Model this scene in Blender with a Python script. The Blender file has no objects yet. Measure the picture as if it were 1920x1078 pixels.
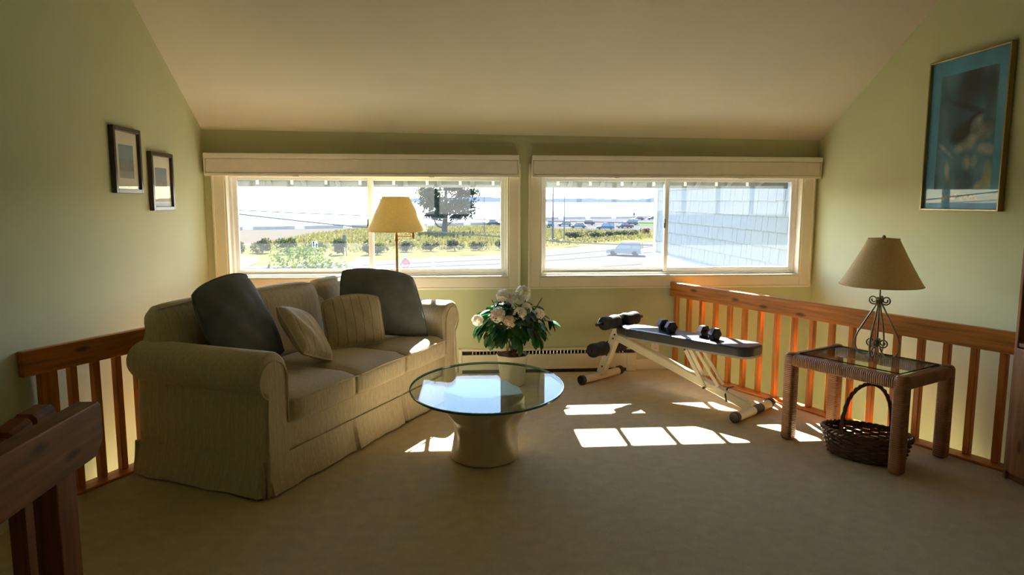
import bpy, bmesh, math, random
from mathutils import Vector, Matrix, Euler, noise as mnoise
from mathutils.geometry import tessellate_polygon
R = math.radians
sin, cos, pi = math.sin, math.cos, math.pi
random.seed(7)
SC = bpy.context.scene
COL = SC.collection

# ------------------------------------------------------------------ camera
FPX, YAW, PITCH, ROLL, HC = 1300.0, R(4.7), R(7.1), R(0.12), 1.5
fw = Vector((sin(YAW)*cos(PITCH), cos(YAW)*cos(PITCH), -sin(PITCH)))
rt = Vector((cos(YAW), -sin(YAW), 0)); up = rt.cross(fw)
rt, up = cos(ROLL)*rt + sin(ROLL)*up, -sin(ROLL)*rt + cos(ROLL)*up
cam_d = bpy.data.cameras.new('camera'); cam = bpy.data.objects.new('camera', cam_d); COL.objects.link(cam)
cam_d.sensor_width = 36; cam_d.lens = 36*FPX/1920; cam_d.clip_end = 20000; cam_d.clip_start = 0.05
mw = Matrix((rt, up, -fw)).transposed().to_4x4(); mw.translation = (0, 0, HC)
cam.matrix_world = mw
SC.camera = cam

# ------------------------------------------------------------------ sky, sun, exposure
SUN_EL = R(39.1)
w = bpy.data.worlds.new('sky'); SC.world = w; w.use_nodes = True
nt = w.node_tree; nt.nodes.clear()
sky = nt.nodes.new('ShaderNodeTexSky'); sky.sky_type = 'NISHITA'; sky.sun_disc = False
sky.sun_elevation = SUN_EL; sky.sun_rotation = R(1.0); sky.air_density = 1.0; sky.dust_density = 0.1; sky.ozone_density = 1.0
bg = nt.nodes.new('ShaderNodeBackground'); bg.inputs[1].default_value = 0.72
wo = nt.nodes.new('ShaderNodeOutputWorld')
nt.links.new(sky.outputs[0], bg.inputs[0]); nt.links.new(bg.outputs[0], wo.inputs[0])
sd = bpy.data.lights.new('sun', 'SUN'); sd.energy = 30.5; sd.angle = R(0.53); sd.color = (1.0, 0.95, 0.85)
so = bpy.data.objects.new('sun', sd); COL.objects.link(so)
so.rotation_mode = 'QUATERNION'
so.rotation_quaternion = Vector((-0.012, -cos(SUN_EL), -sin(SUN_EL))).to_track_quat('-Z', 'Y')
so.location = (0, 30, 25)
SC.view_settings.view_transform = 'Standard'; SC.view_settings.look = 'None'
SC.view_settings.gamma = 1.0; SC.view_settings.use_curve_mapping = False
SC.view_settings.exposure = 1.3
SC.cycles.max_bounces = 10; SC.cycles.diffuse_bounces = 7; SC.cycles.transparent_max_bounces = 24
SC.cycles.glossy_bounces = 4; SC.cycles.transmission_bounces = 6
SC.cycles.sample_clamp_indirect = 12.0
SC.cycles.caustics_reflective = False; SC.cycles.caustics_refractive = False

# ------------------------------------------------------------------ materials
def _mat(name):
    m = bpy.data.materials.new(name); m.use_nodes = True
    t = m.node_tree; b = t.nodes['Principled BSDF']
    return m, t, b
def _noise(t, scale, detail=3.0, stretch=None, coord='Object'):
    tc = t.nodes.new('ShaderNodeTexCoord'); n = t.nodes.new('ShaderNodeTexNoise')
    n.inputs['Scale'].default_value = scale; n.inputs['Detail'].default_value = detail
    if stretch:
        mp = t.nodes.new('ShaderNodeMapping'); mp.inputs['Scale'].default_value = stretch
        t.links.new(tc.outputs[coord], mp.inputs[0]); t.links.new(mp.outputs[0], n.inputs['Vector'])
    else:
        t.links.new(tc.outputs[coord], n.inputs['Vector'])
    return n
def _ramp(t, fac, stops):
    r = t.nodes.new('ShaderNodeValToRGB'); e = r.color_ramp.elements
    while len(e) < len(stops): e.new(0.5)
    for k, (p, c) in enumerate(stops):
        e[k].position = p; e[k].color = (*c, 1)
    t.links.new(fac, r.inputs[0]); return r.outputs[0]
def mul(c, k): return tuple(min(1, x*k) for x in c)
def mat(name, col, rough=0.6, var=0.10, scale=8.0, bump=0.0, bscale=80.0, metal=0.0, spec=0.5, stretch=None, coat=0.0):
    m, t, b = _mat(name)
    n = _noise(t, scale, 4.0, stretch)
    t.links.new(_ramp(t, n.outputs[0], [(0.3, mul(col, 1-var)), (0.7, mul(col, 1+var))]), b.inputs['Base Color'])
    b.inputs['Roughness'].default_value = rough; b.inputs['Metallic'].default_value = metal
    b.inputs['Specular IOR Level'].default_value = spec
    if coat: b.inputs['Coat Weight'].default_value = coat
    if bump:
        bn = _noise(t, bscale, 3.0, stretch); bu = t.nodes.new('ShaderNodeBump')
        bu.inputs['Strength'].default_value = bump; bu.inputs['Distance'].default_value = 0.01
        t.links.new(bn.outputs[0], bu.inputs['Height']); t.links.new(bu.outputs[0], b.inputs['Normal'])
    return m
def wood(name, col, axis=0, rough=0.38, spec=0.4):
    m, t, b = _mat(name)
    st = [14, 14, 14]; st[axis] = 0.9
    n = _noise(t, 3.0, 6.0, st)
    base = _ramp(t, n.outputs[0], [(0.25, mul(col, 0.55)), (0.5, col), (0.78, mul(col, 1.45))])
    tc = t.nodes.new('ShaderNodeTexCoord'); mp = t.nodes.new('ShaderNodeMapping')
    s2 = [9.0, 9.0, 9.0]; s2[axis] = 3.2; mp.inputs['Scale'].default_value = s2
    v = t.nodes.new('ShaderNodeTexVoronoi'); v.inputs['Scale'].default_value = 1.0
    t.links.new(tc.outputs['Object'], mp.inputs[0]); t.links.new(mp.outputs[0], v.inputs['Vector'])
    k = _ramp(t, v.outputs['Distance'], [(0.08, (0.25, 0.22, 0.2)), (0.17, (1, 1, 1))])
    mx = t.nodes.new('ShaderNodeMix'); mx.data_type = 'RGBA'; mx.blend_type = 'MULTIPLY'; mx.inputs[0].default_value = 0.85
    t.links.new(base, mx.inputs[6]); t.links.new(k, mx.inputs[7]); t.links.new(mx.outputs[2], b.inputs['Base Color'])
    b.inputs['Roughness'].default_value = rough; b.inputs['Specular IOR Level'].default_value = spec
    return m
def stripe(name, col, dark, pitch=0.05, axis=(1, 0, 0), rough=0.85, width=0.12):
    m, t, b = _mat(name)
    tc = t.nodes.new('ShaderNodeTexCoord'); d = t.nodes.new('ShaderNodeVectorMath'); d.operation = 'DOT_PRODUCT'
    d.inputs[1].default_value = Vector(axis)/pitch
    t.links.new(tc.outputs['Object'], d.inputs[0])
    wob = _noise(t, 7.0, 2.0); ma = t.nodes.new('ShaderNodeMath'); ma.operation = 'MULTIPLY_ADD'; ma.inputs[1].default_value = 0.35
    t.links.new(wob.outputs[0], ma.inputs[0]); t.links.new(d.outputs['Value'], ma.inputs[2])
    fr = t.nodes.new('ShaderNodeMath'); fr.operation = 'FRACT'; t.links.new(ma.outputs[0], fr.inputs[0])
    n = _noise(t, 60.0, 2.0, (2.5, 2.5, 0.35))
    c0 = _ramp(t, n.outputs[0], [(0.3, mul(col, 0.86)), (0.7, mul(col, 1.1))])
    k = _ramp(t, fr.outputs[0], [(0.0, dark), (width, (1, 1, 1)), (0.5, (1, 1, 1)), (0.5+width, mul((1, 1, 1), 0.94)), (0.94, (1, 1, 1)), (1.0, dark)])
    mx = t.nodes.new('ShaderNodeMix'); mx.data_type = 'RGBA'; mx.blend_type = 'MULTIPLY'; mx.inputs[0].default_value = 1.0
    t.links.new(c0, mx.inputs[6]); t.links.new(k, mx.inputs[7]); t.links.new(mx.outputs[2], b.inputs['Base Color'])
    b.inputs['Roughness'].default_value = rough; b.inputs['Specular IOR Level'].default_value = 0.2
    b.inputs['Sheen Weight'].default_value = 0.15
    bu = t.nodes.new('ShaderNodeBump'); bu.inputs['Strength'].default_value = 0.35; bu.inputs['Distance'].default_value = 0.004
    t.links.new(n.outputs[0], bu.inputs['Height']); t.links.new(bu.outputs[0], b.inputs['Normal'])
    return m
def glass(name, tint=(1, 1, 1), veil=0.0, ior=1.5, veilcol=(0.9, 0.95, 1.0), gloss=1.0, rough=0.0):
    m = bpy.data.materials.new(name); m.use_nodes = True; t = m.node_tree; t.nodes.clear()
    o = t.nodes.new('ShaderNodeOutputMaterial'); tr = t.nodes.new('ShaderNodeBsdfTransparent'); tr.inputs[0].default_value = (*tint, 1)
    gl = t.nodes.new('ShaderNodeBsdfGlossy'); gl.inputs['Roughness'].default_value = rough
    lw_ = t.nodes.new('ShaderNodeLayerWeight'); lw_.inputs[0].default_value = 0.5   # Schlick reflectance, alike on both faces
    pw = t.nodes.new('ShaderNodeMath'); pw.operation = 'POWER'; pw.inputs[1].default_value = 5.0
    f0 = ((ior-1)/(ior+1))**2
    fm = t.nodes.new('ShaderNodeMath'); fm.operation = 'MULTIPLY_ADD'; fm.inputs[1].default_value = (1-f0)*gloss; fm.inputs[2].default_value = f0*gloss
    fm.use_clamp = True
    t.links.new(lw_.outputs['Facing'], pw.inputs[0]); t.links.new(pw.outputs[0], fm.inputs[0])
    base = tr.outputs[0]
    if veil:
        tl = t.nodes.new('ShaderNodeBsdfTranslucent'); tl.inputs[0].default_value = (*veilcol, 1)
        n = _noise(t, 2.5, 4.0); rr = t.nodes.new('ShaderNodeMapRange')
        rr.inputs['To Min'].default_value = veil*0.75; rr.inputs['To Max'].default_value = veil*1.25
        t.links.new(n.outputs[0], rr.inputs[0])
        mv = t.nodes.new('ShaderNodeMixShader'); t.links.new(rr.outputs[0], mv.inputs[0])
        t.links.new(tr.outputs[0], mv.inputs[1]); t.links.new(tl.outputs[0], mv.inputs[2]); base = mv.outputs[0]
    mx = t.nodes.new('ShaderNodeMixShader')
    t.links.new(fm.outputs[0], mx.inputs[0]); t.links.new(base, mx.inputs[1]); t.links.new(gl.outputs[0], mx.inputs[2])
    t.links.new(mx.outputs[0], o.inputs[0])
    return m
def leafmat(name, col, col2, trans=0.35, rough=0.5, scale=3.0, spec=0.05):
    m, t, b = _mat(name)
    n = _noise(t, scale, 3.0)
    c = _ramp(t, n.outputs[0], [(0.35, col), (0.65, col2)])
    t.links.new(c, b.inputs['Base Color']); b.inputs['Roughness'].default_value = rough; b.inputs['Specular IOR Level'].default_value = spec
    tl = t.nodes.new('ShaderNodeBsdfTranslucent'); t.links.new(c, tl.inputs[0])
    mx = t.nodes.new('ShaderNodeMixShader'); mx.inputs[0].default_value = trans
    o = t.nodes['Material Output']
    t.links.new(b.outputs[0], mx.inputs[1]); t.links.new(tl.outputs[0], mx.inputs[2]); t.links.new(mx.outputs[0], o.inputs[0])
    return m

WALL = mat('green_wall_paint', (0.52, 0.54, 0.32), 0.75, 0.02, 3.0, 0.02, 220)
CEIL = mat('cream_ceiling_paint', (0.60, 0.545, 0.425), 0.9, 0.02, 2.0, 0.05, 140)
TRIM = mat('cream_trim_paint', (0.78, 0.73, 0.58), 0.45, 0.02, 5.0)
VINYL = mat('window_vinyl', (0.80, 0.80, 0.76), 0.4, 0.02, 5.0)
CARPET = mat('beige_carpet', (0.68, 0.565, 0.365), 0.95, 0.07, 14.0, 0.6, 260, spec=0.1)
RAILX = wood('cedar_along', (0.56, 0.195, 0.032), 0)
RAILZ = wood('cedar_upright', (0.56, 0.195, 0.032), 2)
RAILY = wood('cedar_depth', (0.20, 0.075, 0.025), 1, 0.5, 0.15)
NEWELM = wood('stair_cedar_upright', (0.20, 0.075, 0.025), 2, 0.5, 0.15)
BOOKW = wood('bookcase_veneer', (0.33, 0.14, 0.05), 2, 0.35)
FAB_U = stripe('sofa_fabric_front', (0.66, 0.57, 0.41), (0.87, 0.85, 0.81), 0.055, (1, 0, 0))
FAB_V = stripe('sofa_fabric_side', (0.66, 0.57, 0.41), (0.87, 0.85, 0.81), 0.055, (1, 1, 0))
FAB_P = stripe('striped_pillow_fabric', (0.64, 0.54, 0.38), (0.55, 0.47, 0.39), 0.062, (1, 0, 0), width=0.10)
PIPING = mat('sofa_piping', (0.64, 0.55, 0.39), 0.9, 0.08)
SLATE = mat('slate_blue_fabric', (0.185, 0.205, 0.215), 0.9, 0.10, 12.0, 0.3, 300, spec=0.15)
BLACK = mat('black_foam', (0.014, 0.014, 0.016), 0.75, 0.2, 40, 0.2, 200)
BLKPL = mat('black_plastic', (0.015, 0.015, 0.017), 0.35, 0.1)
VINYLPAD = mat('black_vinyl', (0.03, 0.032, 0.04), 0.33, 0.1, 20, 0.1, 300, spec=0.6)
BENCHW = mat('cream_enamel', (0.76, 0.70, 0.54), 0.35, 0.03, 6.0)
BRASS = mat('antique_brass', (0.42, 0.28, 0.10), 0.35, 0.15, 20, metal=0.9)
BRONZE = mat('pale_bronze_metal', (0.30, 0.27, 0.19), 0.45, 0.2, 30, metal=0.7)
def shade_mat(name, col):
    m, t, b = _mat(name); n = _noise(t, 90.0, 2.0)
    c = _ramp(t, n.outputs[0], [(0.3, mul(col, 0.93)), (0.7, mul(col, 1.05))])
    t.links.new(c, b.inputs['Base Color']); b.inputs['Roughness'].default_value = 0.85
    tl = t.nodes.new('ShaderNodeBsdfTranslucent'); t.links.new(c, tl.inputs[0]); mx = t.nodes.new('ShaderNodeMixShader'); mx.inputs[0].default_value = 0.45
    t.links.new(b.outputs[0], mx.inputs[1]); t.links.new(tl.outputs[0], mx.inputs[2]); t.links.new(mx.outputs[0], t.nodes['Material Output'].inputs[0])
    return m
SHADE1 = shade_mat('tan_lampshade', (0.84, 0.73, 0.43)); SHADE2 = shade_mat('parchment_lampshade', (0.86, 0.73, 0.50))
GLASSW = glass('window_glass', (0.97, 0.98, 0.99), veil=0.007)
GLASST = glass('table_glass', (0.82, 0.90, 0.88), gloss=0.25)
GLASSE = mat('glass_edge', (0.03, 0.18, 0.15), 0.1, 0.1, spec=0.8)
GLASSF = glass('frame_glass', (1, 1, 1), ior=1.45, gloss=0.28)
PLASTER = mat('tan_plaster', (0.66, 0.53, 0.35), 0.5, 0.08, 5.0, 0.08, 40)
RATTAN = None
def rattan():
    m, t, b = _mat('rattan_wrap')
    tc = t.nodes.new('ShaderNodeTexCoord'); wv = t.nodes.new('ShaderNodeTexWave'); wv.bands_direction = 'Z'
    wv.inputs['Scale'].default_value = 26; wv.inputs['Distortion'].default_value = 1.2; wv.inputs['Detail'].default_value = 2
    t.links.new(tc.outputs['Object'], wv.inputs['Vector'])
    n = _noise(t, 9.0, 3.0)
    c = _ramp(t, n.outputs[0], [(0.3, (0.30, 0.125, 0.045)), (0.7, (0.47, 0.22, 0.095))])
    k = _ramp(t, wv.outputs[0], [(0.0, (0.65, 0.62, 0.6)), (0.35, (1, 1, 1))])
    mx = t.nodes.new('ShaderNodeMix'); mx.data_type = 'RGBA'; mx.blend_type = 'MULTIPLY'; mx.inputs[0].default_value = 0.8
    t.links.new(c, mx.inputs[6]); t.links.new(k, mx.inputs[7]); t.links.new(mx.outputs[2], b.inputs['Base Color'])
    b.inputs['Roughness'].default_value = 0.45
    bu = t.nodes.new('ShaderNodeBump'); bu.inputs['Strength'].default_value = 0.5; bu.inputs['Distance'].default_value = 0.004
    t.links.new(wv.outputs[0], bu.inputs['Height']); t.links.new(bu.outputs[0], b.inputs['Normal'])
    return m
RATTAN = rattan()
WICKER = mat('dark_wicker', (0.13, 0.055, 0.028), 0.3, 0.35, 25.0, spec=0.6)
LEAF = leafmat('silk_leaf', (0.012, 0.06, 0.018), (0.03, 0.14, 0.035), 0.25, 0.35, 9, 0.5)
PETAL = leafmat('cream_petal', (0.82, 0.77, 0.64), (0.93, 0.89, 0.78), 0.35, 0.7, 20)
PETALP = leafmat('blush_petal', (0.80, 0.45, 0.36), (0.85, 0.66, 0.52), 0.35, 0.7, 20)
STEM = mat('plant_stem', (0.10, 0.085, 0.03), 0.7, 0.2)
MOSS = mat('moss_filler', (0.10, 0.05, 0.025), 0.95, 0.4, 40, 0.8, 90)
POTM = mat('cream_ceramic', (0.70, 0.62, 0.48), 0.4, 0.06, 9)
FRAMED = mat('dark_frame_wood', (0.045, 0.03, 0.028), 0.35, 0.2, 12)
MATB = mat('mat_board', (0.72, 0.68, 0.52), 0.9, 0.03)
GOLD = mat('gilt_frame', (0.34, 0.25, 0.10), 0.4, 0.1, 10, metal=0.6)
WHITEP = mat('white_plastic', (0.8, 0.77, 0.68), 0.4, 0.02)
GREYF = mat('roller_fabric', (0.74, 0.69, 0.60), 0.8, 0.03, 20, 0.1, 300)
DARKSLOT = mat('heater_slot', (0.03, 0.025, 0.02), 0.6, 0.2)
IRON = mat('dumbbell_neoprene', (0.022, 0.018, 0.03), 0.45, 0.15)
CHROME = mat('chrome', (0.6, 0.6, 0.6), 0.2, 0.05, metal=1.0)
# outdoors
SHING = mat('white_shingle', (0.150, 0.155, 0.160), 0.85, 0.06, 3.0, 0.3, 30, stretch=(6, 6, 0.6))
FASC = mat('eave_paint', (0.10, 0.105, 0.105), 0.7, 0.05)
ROOFM = mat('roof_shingle', (0.2, 0.2, 0.2), 0.9, 0.2, 5)
GROUNDM = mat('dune_grass_ground', (0.060, 0.056, 0.020), 0.95, 0.35, 0.12, spec=0.0)
SANDM = mat('beach_sand', (0.058, 0.051, 0.042), 0.95, 0.05, 0.3, spec=0.0)
ROADM = mat('asphalt', (0.050, 0.0495, 0.050), 0.75, 0.08, 0.25, spec=0.0)
SEAM = mat('tar_seam', (0.015, 0.015, 0.016), 0.8, 0.1, spec=0.0)
LAWNM = mat('mown_lawn', (0.035, 0.075, 0.015), 0.95, 0.15, 0.3, spec=0.0)
CONC = mat('seawall_concrete', (0.22, 0.20, 0.195), 0.9, 0.1, 0.6, spec=0.0)
WHITEW = mat('white_paint', (0.42, 0.42, 0.42), 0.6, 0.04)
STEELP = mat('galvanised_pole', (0.06, 0.065, 0.07), 0.7, 0.1, spec=0.1)
SIGNBLK = mat('sign_black', (0.004, 0.004, 0.005), 0.9, 0.1, spec=0.0)
WIREM = mat('wire_rubber', (0.05, 0.05, 0.05), 0.6, 0.1)
TYRE = mat('tyre', (0.02, 0.02, 0.02), 0.8, 0.1)
CARGL = mat('car_glass', (0.03, 0.035, 0.04), 0.08, 0.1, spec=0.8)
BARK = mat('pine_bark', (0.06, 0.045, 0.035), 0.9, 0.3, 4)
PINE = leafmat('pine_needles', (0.006, 0.014, 0.008), (0.014, 0.024, 0.011), 0.25, 0.6, 0.6)
SHRUBL = leafmat('bright_shrub_leaf', (0.022, 0.046, 0.003), (0.050, 0.072, 0.006), 0.5, 0.5, 0.9)
SHRUBD = leafmat('hedge_leaf', (0.016, 0.026, 0.007), (0.05, 0.052, 0.010), 0.4, 0.6, 0.5)
SHRUBG = leafmat('grey_green_leaf', (0.025, 0.03, 0.018), (0.04, 0.044, 0.025), 0.4, 0.7, 0.5)
REEDM = leafmat('reed_blade', (0.016, 0.02, 0.008), (0.03, 0.032, 0.012), 0.3, 0.7, 0.5)
RUSTL = leafmat('rust_leaf', (0.05, 0.018, 0.006), (0.07, 0.03, 0.010), 0.3, 0.7, 0.5)
GRASSB = leafmat('dune_blade', (0.070, 0.064, 0.018), (0.095, 0.082, 0.032), 0.4, 0.8, 0.2)
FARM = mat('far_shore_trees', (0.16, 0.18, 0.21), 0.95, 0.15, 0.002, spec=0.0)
def sea_mat():
    m, t, b = _mat('sea_water')
    n = _noise(t, 0.05, 4.0); t.links.new(_ramp(t, n.outputs[0], [(0.3, (0.020, 0.034, 0.043)), (0.7, (0.034, 0.046, 0.052))]), b.inputs['Base Color'])
    b.inputs['Roughness'].default_value = 0.3; b.inputs['Specular IOR Level'].default_value = 0.06
    n2 = _noise(t, 0.35, 5.0); bu = t.nodes.new('ShaderNodeBump'); bu.inputs['Strength'].default_value = 0.6; bu.inputs['Distance'].default_value = 1.0
    t.links.new(n2.outputs[0], bu.inputs['Height']); t.links.new(bu.outputs[0], b.inputs['Normal'])
    return m
SEAMAT = sea_mat()

# ------------------------------------------------------------------ mesh helpers
class MB:
    def __init__(s): s.v = []; s.f = []; s.mi = []
    def add(s, vs, fs, mi=0, M=None):
        o = len(s.v)
        s.v += [tuple(M @ Vector(p)) if M is not None else tuple(p) for p in vs]
        s.f += [tuple(i+o for i in f) for f in fs]; s.mi += [mi]*len(fs); return s
    def box(s, x0, x1, y0, y1, z0, z1, b=0.0, seg=2, mi=0, M=None):
        if b <= 0:
            vs = [(x, y, z) for x in (x0, x1) for y in (y0, y1) for z in (z0, z1)]
            return s.add(vs, [(0, 1, 3, 2), (4, 6, 7, 5), (0, 4, 5, 1), (2, 3, 7, 6), (0, 2, 6, 4), (1, 5, 7, 3)], mi, M)
        bm = bmesh.new(); bmesh.ops.create_cube(bm, size=1)
        for v in bm.verts:
            v.co = (x0+(v.co.x+.5)*(x1-x0), y0+(v.co.y+.5)*(y1-y0), z0+(v.co.z+.5)*(z1-z0))
        bmesh.ops.bevel(bm, geom=bm.edges[:], offset=b, segments=seg, affect='EDGES', profile=0.5)
        bm.verts.index_update()
        s.add([v.co[:] for v in bm.verts], [[v.index for v in f.verts] for f in bm.faces], mi, M); bm.free(); return s
    def bar(s, a, b, wy, wz, bev=0.003, mi=0, roll=0.0):
        a = Vector(a); b = Vector(b); d = b-a; L = d.length; q = d.to_track_quat('X', 'Z')
        M = Matrix.Translation(a) @ q.to_matrix().to_4x4() @ Matrix.Rotation(roll, 4, 'X')
        return s.box(0, L, -wy/2, wy/2, -wz/2, wz/2, bev, 1, mi, M)
    def tube(s, path, r, n=8, closed=False, caps=True, mi=0):
        P = [Vector(p) for p in path]; N = len(P); rr = r if isinstance(r, (list, tuple)) else [r]*N
        T = []
        for i in range(N):
            if closed: d = P[(i+1) % N]-P[i-1]
            else: d = P[min(i+1, N-1)]-P[max(i-1, 0)]
            T.append(d.normalized() if d.length > 1e-9 else Vector((0, 0, 1)))
        u = T[0].orthogonal().normalized(); vs = []
        for i in range(N):
            if i: u = (u - T[i]*u.dot(T[i])); u = u.normalized() if u.length > 1e-6 else T[i].orthogonal().normalized()
            v = T[i].cross(u)
            for k in range(n):
                a = 2*pi*k/n; vs.append(P[i]+(u*cos(a)+v*sin(a))*rr[i])
        fs = []
        for i in range(N if closed else N-1):
            j = (i+1) % N
            for k in range(n): fs.append((i*n+k, i*n+(k+1) % n, j*n+(k+1) % n, j*n+k))
        if caps and not closed:
            fs.append(tuple(range(n-1, -1, -1))); fs.append(tuple((N-1)*n+k for k in range(n)))
        return s.add(vs, fs, mi)
    def lathe(s, prof, n=32, mi=0, M=None, fn=None, close=True):
        vs = []; fs = []
        for i, (r, z) in enumerate(prof):
            for k in range(n):
                a = 2*pi*k/n; rr = r*(fn(a, z) if fn else 1); vs.append((rr*cos(a), rr*sin(a), z))
        for i in range(len(prof)-1):
            for k in range(n): fs.append((i*n+k, i*n+(k+1) % n, (i+1)*n+(k+1) % n, (i+1)*n+k))
        if close:
            if prof[0][0] > 1e-5: fs.append(tuple(range(n-1, -1, -1)))
            if prof[-1][0] > 1e-5: fs.append(tuple((len(prof)-1)*n+k for k in range(n)))
        return s.add(vs, fs, mi, M)
    def prism(s, poly, z0, z1, mi=0, M=None):
        n = len(poly); A = sum(poly[i][0]*poly[(i+1) % n][1]-poly[(i+1) % n][0]*poly[i][1] for i in range(n))
        if A < 0: poly = poly[::-1]
        vs = [(x, y, z0) for x, y in poly]+[(x, y, z1) for x, y in poly]
        tri = tessellate_polygon([[Vector((x, y, 0)) for x, y in poly]])
        fs = []
        for t in tri:
            a, b, c = t; cr = (poly[b][0]-poly[a][0])*(poly[c][1]-poly[a][1])-(poly[c][0]-poly[a][0])*(poly[b][1]-poly[a][1])
            if cr < 0: a, c = c, a
            fs.append((a+n, b+n, c+n)); fs.append((c, b, a))
        for i in range(n): j = (i+1) % n; fs.append((i, j, j+n, i+n))
        return s.add(vs, fs, mi, M)
    def grid(s, fn, nu, nv, mi=0, flip=False, wrapu=False):
        vs = [fn(i/nu, j/nv) for j in range(nv+1) for i in range(nu+1)]; fs = []
        for j in range(nv):
            for i in range(nu):
                q = (j*(nu+1)+i, j*(nu+1)+i+1, (j+1)*(nu+1)+i+1, (j+1)*(nu+1)+i); fs.append(q[::-1] if flip else q)
        return s.add(vs, fs, mi)
    def cushion(s, x0, x1, y0, y1, z0, z1, r, cx=0, cy=0, cz=0, n=9, mi=0, M=None):
        h = Vector(((x1-x0)/2, (y1-y0)/2, (z1-z0)/2)); c = Vector(((x0+x1)/2, (y0+y1)/2, (z0+z1)/2))
        bm = bmesh.new(); bmesh.ops.create_cube(bm, size=2); bmesh.ops.subdivide_edges(bm, edges=bm.edges[:], cuts=n, use_grid_fill=True)
        for v in bm.verts:
            q = v.co.copy(); p = Vector((q.x*h.x, q.y*h.y, q.z*h.z))
            inn = Vector([max(-(h[i]-r), min(h[i]-r, p[i])) for i in range(3)])
            # spread: remap the outer band so that the rounding is sampled
            d = p-inn
            if d.length > 1e-9: p = inn+d.normalized()*min(r, max(abs(d[i]) for i in range(3)))
            bx = (1-q.y**2)*(1-q.z**2); by = (1-q.x**2)*(1-q.z**2); bz = (1-q.x**2)*(1-q.y**2)
            p.x += cx*q.x*bx**.6; p.y += cy*q.y*by**.6; p.z += cz*q.z*bz**.6
            v.co = p+c
        bm.verts.index_update()
        s.add([v.co[:] for v in bm.verts], [[v.index for v in f.verts] for f in bm.faces], mi, M); bm.free(); return s
    def mesh(s, name, mats, smooth=True, ang=38):
        me = bpy.data.meshes.new(name); me.from_pydata(s.v, [], s.f)
        for m in (mats if isinstance(mats, (list, tuple)) else [mats]): me.materials.append(m)
        if any(s.mi): me.polygons.foreach_set('material_index', s.mi)
        if smooth:
            # area-weighted corner normals, so that bevelled flats stay flat
            me.polygons.foreach_set('use_smooth', [True]*len(me.polygons)); me.update()
            nf = [p.normal.copy() for p in me.polygons]; ar = [p.area for p in me.polygons]; ca = cos(R(ang))
            at = [[] for _ in me.vertices]
            for p in me.polygons:
                for v in p.vertices: at[v].append(p.index)
            out = []
            for p in me.polygons:
                n0 = nf[p.index]
                for v in p.vertices:
                    q = Vector((0, 0, 0))
                    for k in at[v]:
                        if n0.dot(nf[k]) > ca: q += nf[k]*ar[k]
                    out.append(q.normalized() if q.length > 1e-12 else n0)
            me.normals_split_custom_set(out)
        me.update(); return me
    def build(s, name, mats, parent=None, smooth=True, ang=38, M=None, **kw):
        return link(name, s.mesh(name, mats, smooth, ang), parent, M, **kw)
def link(name, data, parent=None, M=None, label=None, cat=None, group=None, kind=None):
    o = bpy.data.objects.new(name, data); COL.objects.link(o)
    if parent is not None: o.parent = parent
    if M is not None: o.matrix_local = M if isinstance(M, Matrix) else Matrix.Translation(M)
    return tag(o, label, cat, group, kind)
def tag(o, label=None, cat=None, group=None, kind=None):
    if label: o['label'] = label
    if cat: o['category'] = cat
    if group: o['group'] = group
    if kind: o['kind'] = kind
    return o
def thing(name, label, cat, loc=(0, 0, 0), rz=0.0, group=None, kind=None):
    o = link(name, None, None, None, label, cat, group, kind); o.location = loc; o.rotation_euler = (0, 0, rz); o.empty_display_size = 0.1
    return o
def T(*a): return Matrix.Translation(Vector(a))
def rz(a): return Matrix.Rotation(a, 4, 'Z')

# ================================================================== THE ROOM
XL, XR, YB, YF = -2.067, 3.22, 6.0, -3.0
WT = 0.18                      # back wall thickness
ZLOW = -2.7                    # lower storey floor
LA, RA = R(27), math.atan2(3.08-1.92, 2.5)
def struct(name, mb, m, label, parent=None, **kw):
    return mb.build(name, m, parent, kind='structure' if parent is None else None, label=label, **kw)
# floor slab with the stair hole and the two cut corners beside the railings
off = 0.075
fl = [(-0.737-off/cos(LA), 6.0), (1.92+off/cos(RA), 6.0), (XR, 6.0-(XR-1.92-off/cos(RA))/math.tan(RA)), (XR, YF), (XL, YF), (XL, -1.2), (-1.06, -1.2), (-1.06, 1.80), (XL, 1.80), (XL, 6-(-0.737-off/cos(LA)-XL)/math.tan(LA))]
struct('floor', MB().prism(fl, -0.28, 0.0), CARPET, 'beige carpeted loft floor')
struct('floor_lower', MB().box(XL, XR, YF, YB, ZLOW-.1, ZLOW), CARPET, 'carpeted floor of the storey below')
def zc(x, y):   # sloped ceiling
    k = x-XL; yy = max(y, 1.0)
    z = 2.078-0.0082*k + (6-yy)*(0.615-0.0135*k)
    if y < 1.0: z -= (1.0-y)*0.45
    return z
def ceilfn(dz):
    ys = [6.18, 5.2, 4.2, 3.2, 2.2, 1.0, -0.5, -2.0, YF-.05]
    return lambda a, b: (XL-.1+(XR-XL+.2)*a, ys[int(round(b*8))], zc(XL+(XR-XL)*a, ys[int(round(b*8))])+dz)
cb = MB(); cb.grid(ceilfn(0), 6, 8, 0, True); cb.grid(ceilfn(.2), 6, 8, 0)
cb.grid(lambda a, b: ceilfn(0.2*b)(a, 0), 6, 1); cb.grid(lambda a, b: ceilfn(0.2*b)(a, 1), 6, 1, 0, True)
struct('ceiling', cb, CEIL, 'sloping cream ceiling', ang=20)
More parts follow.
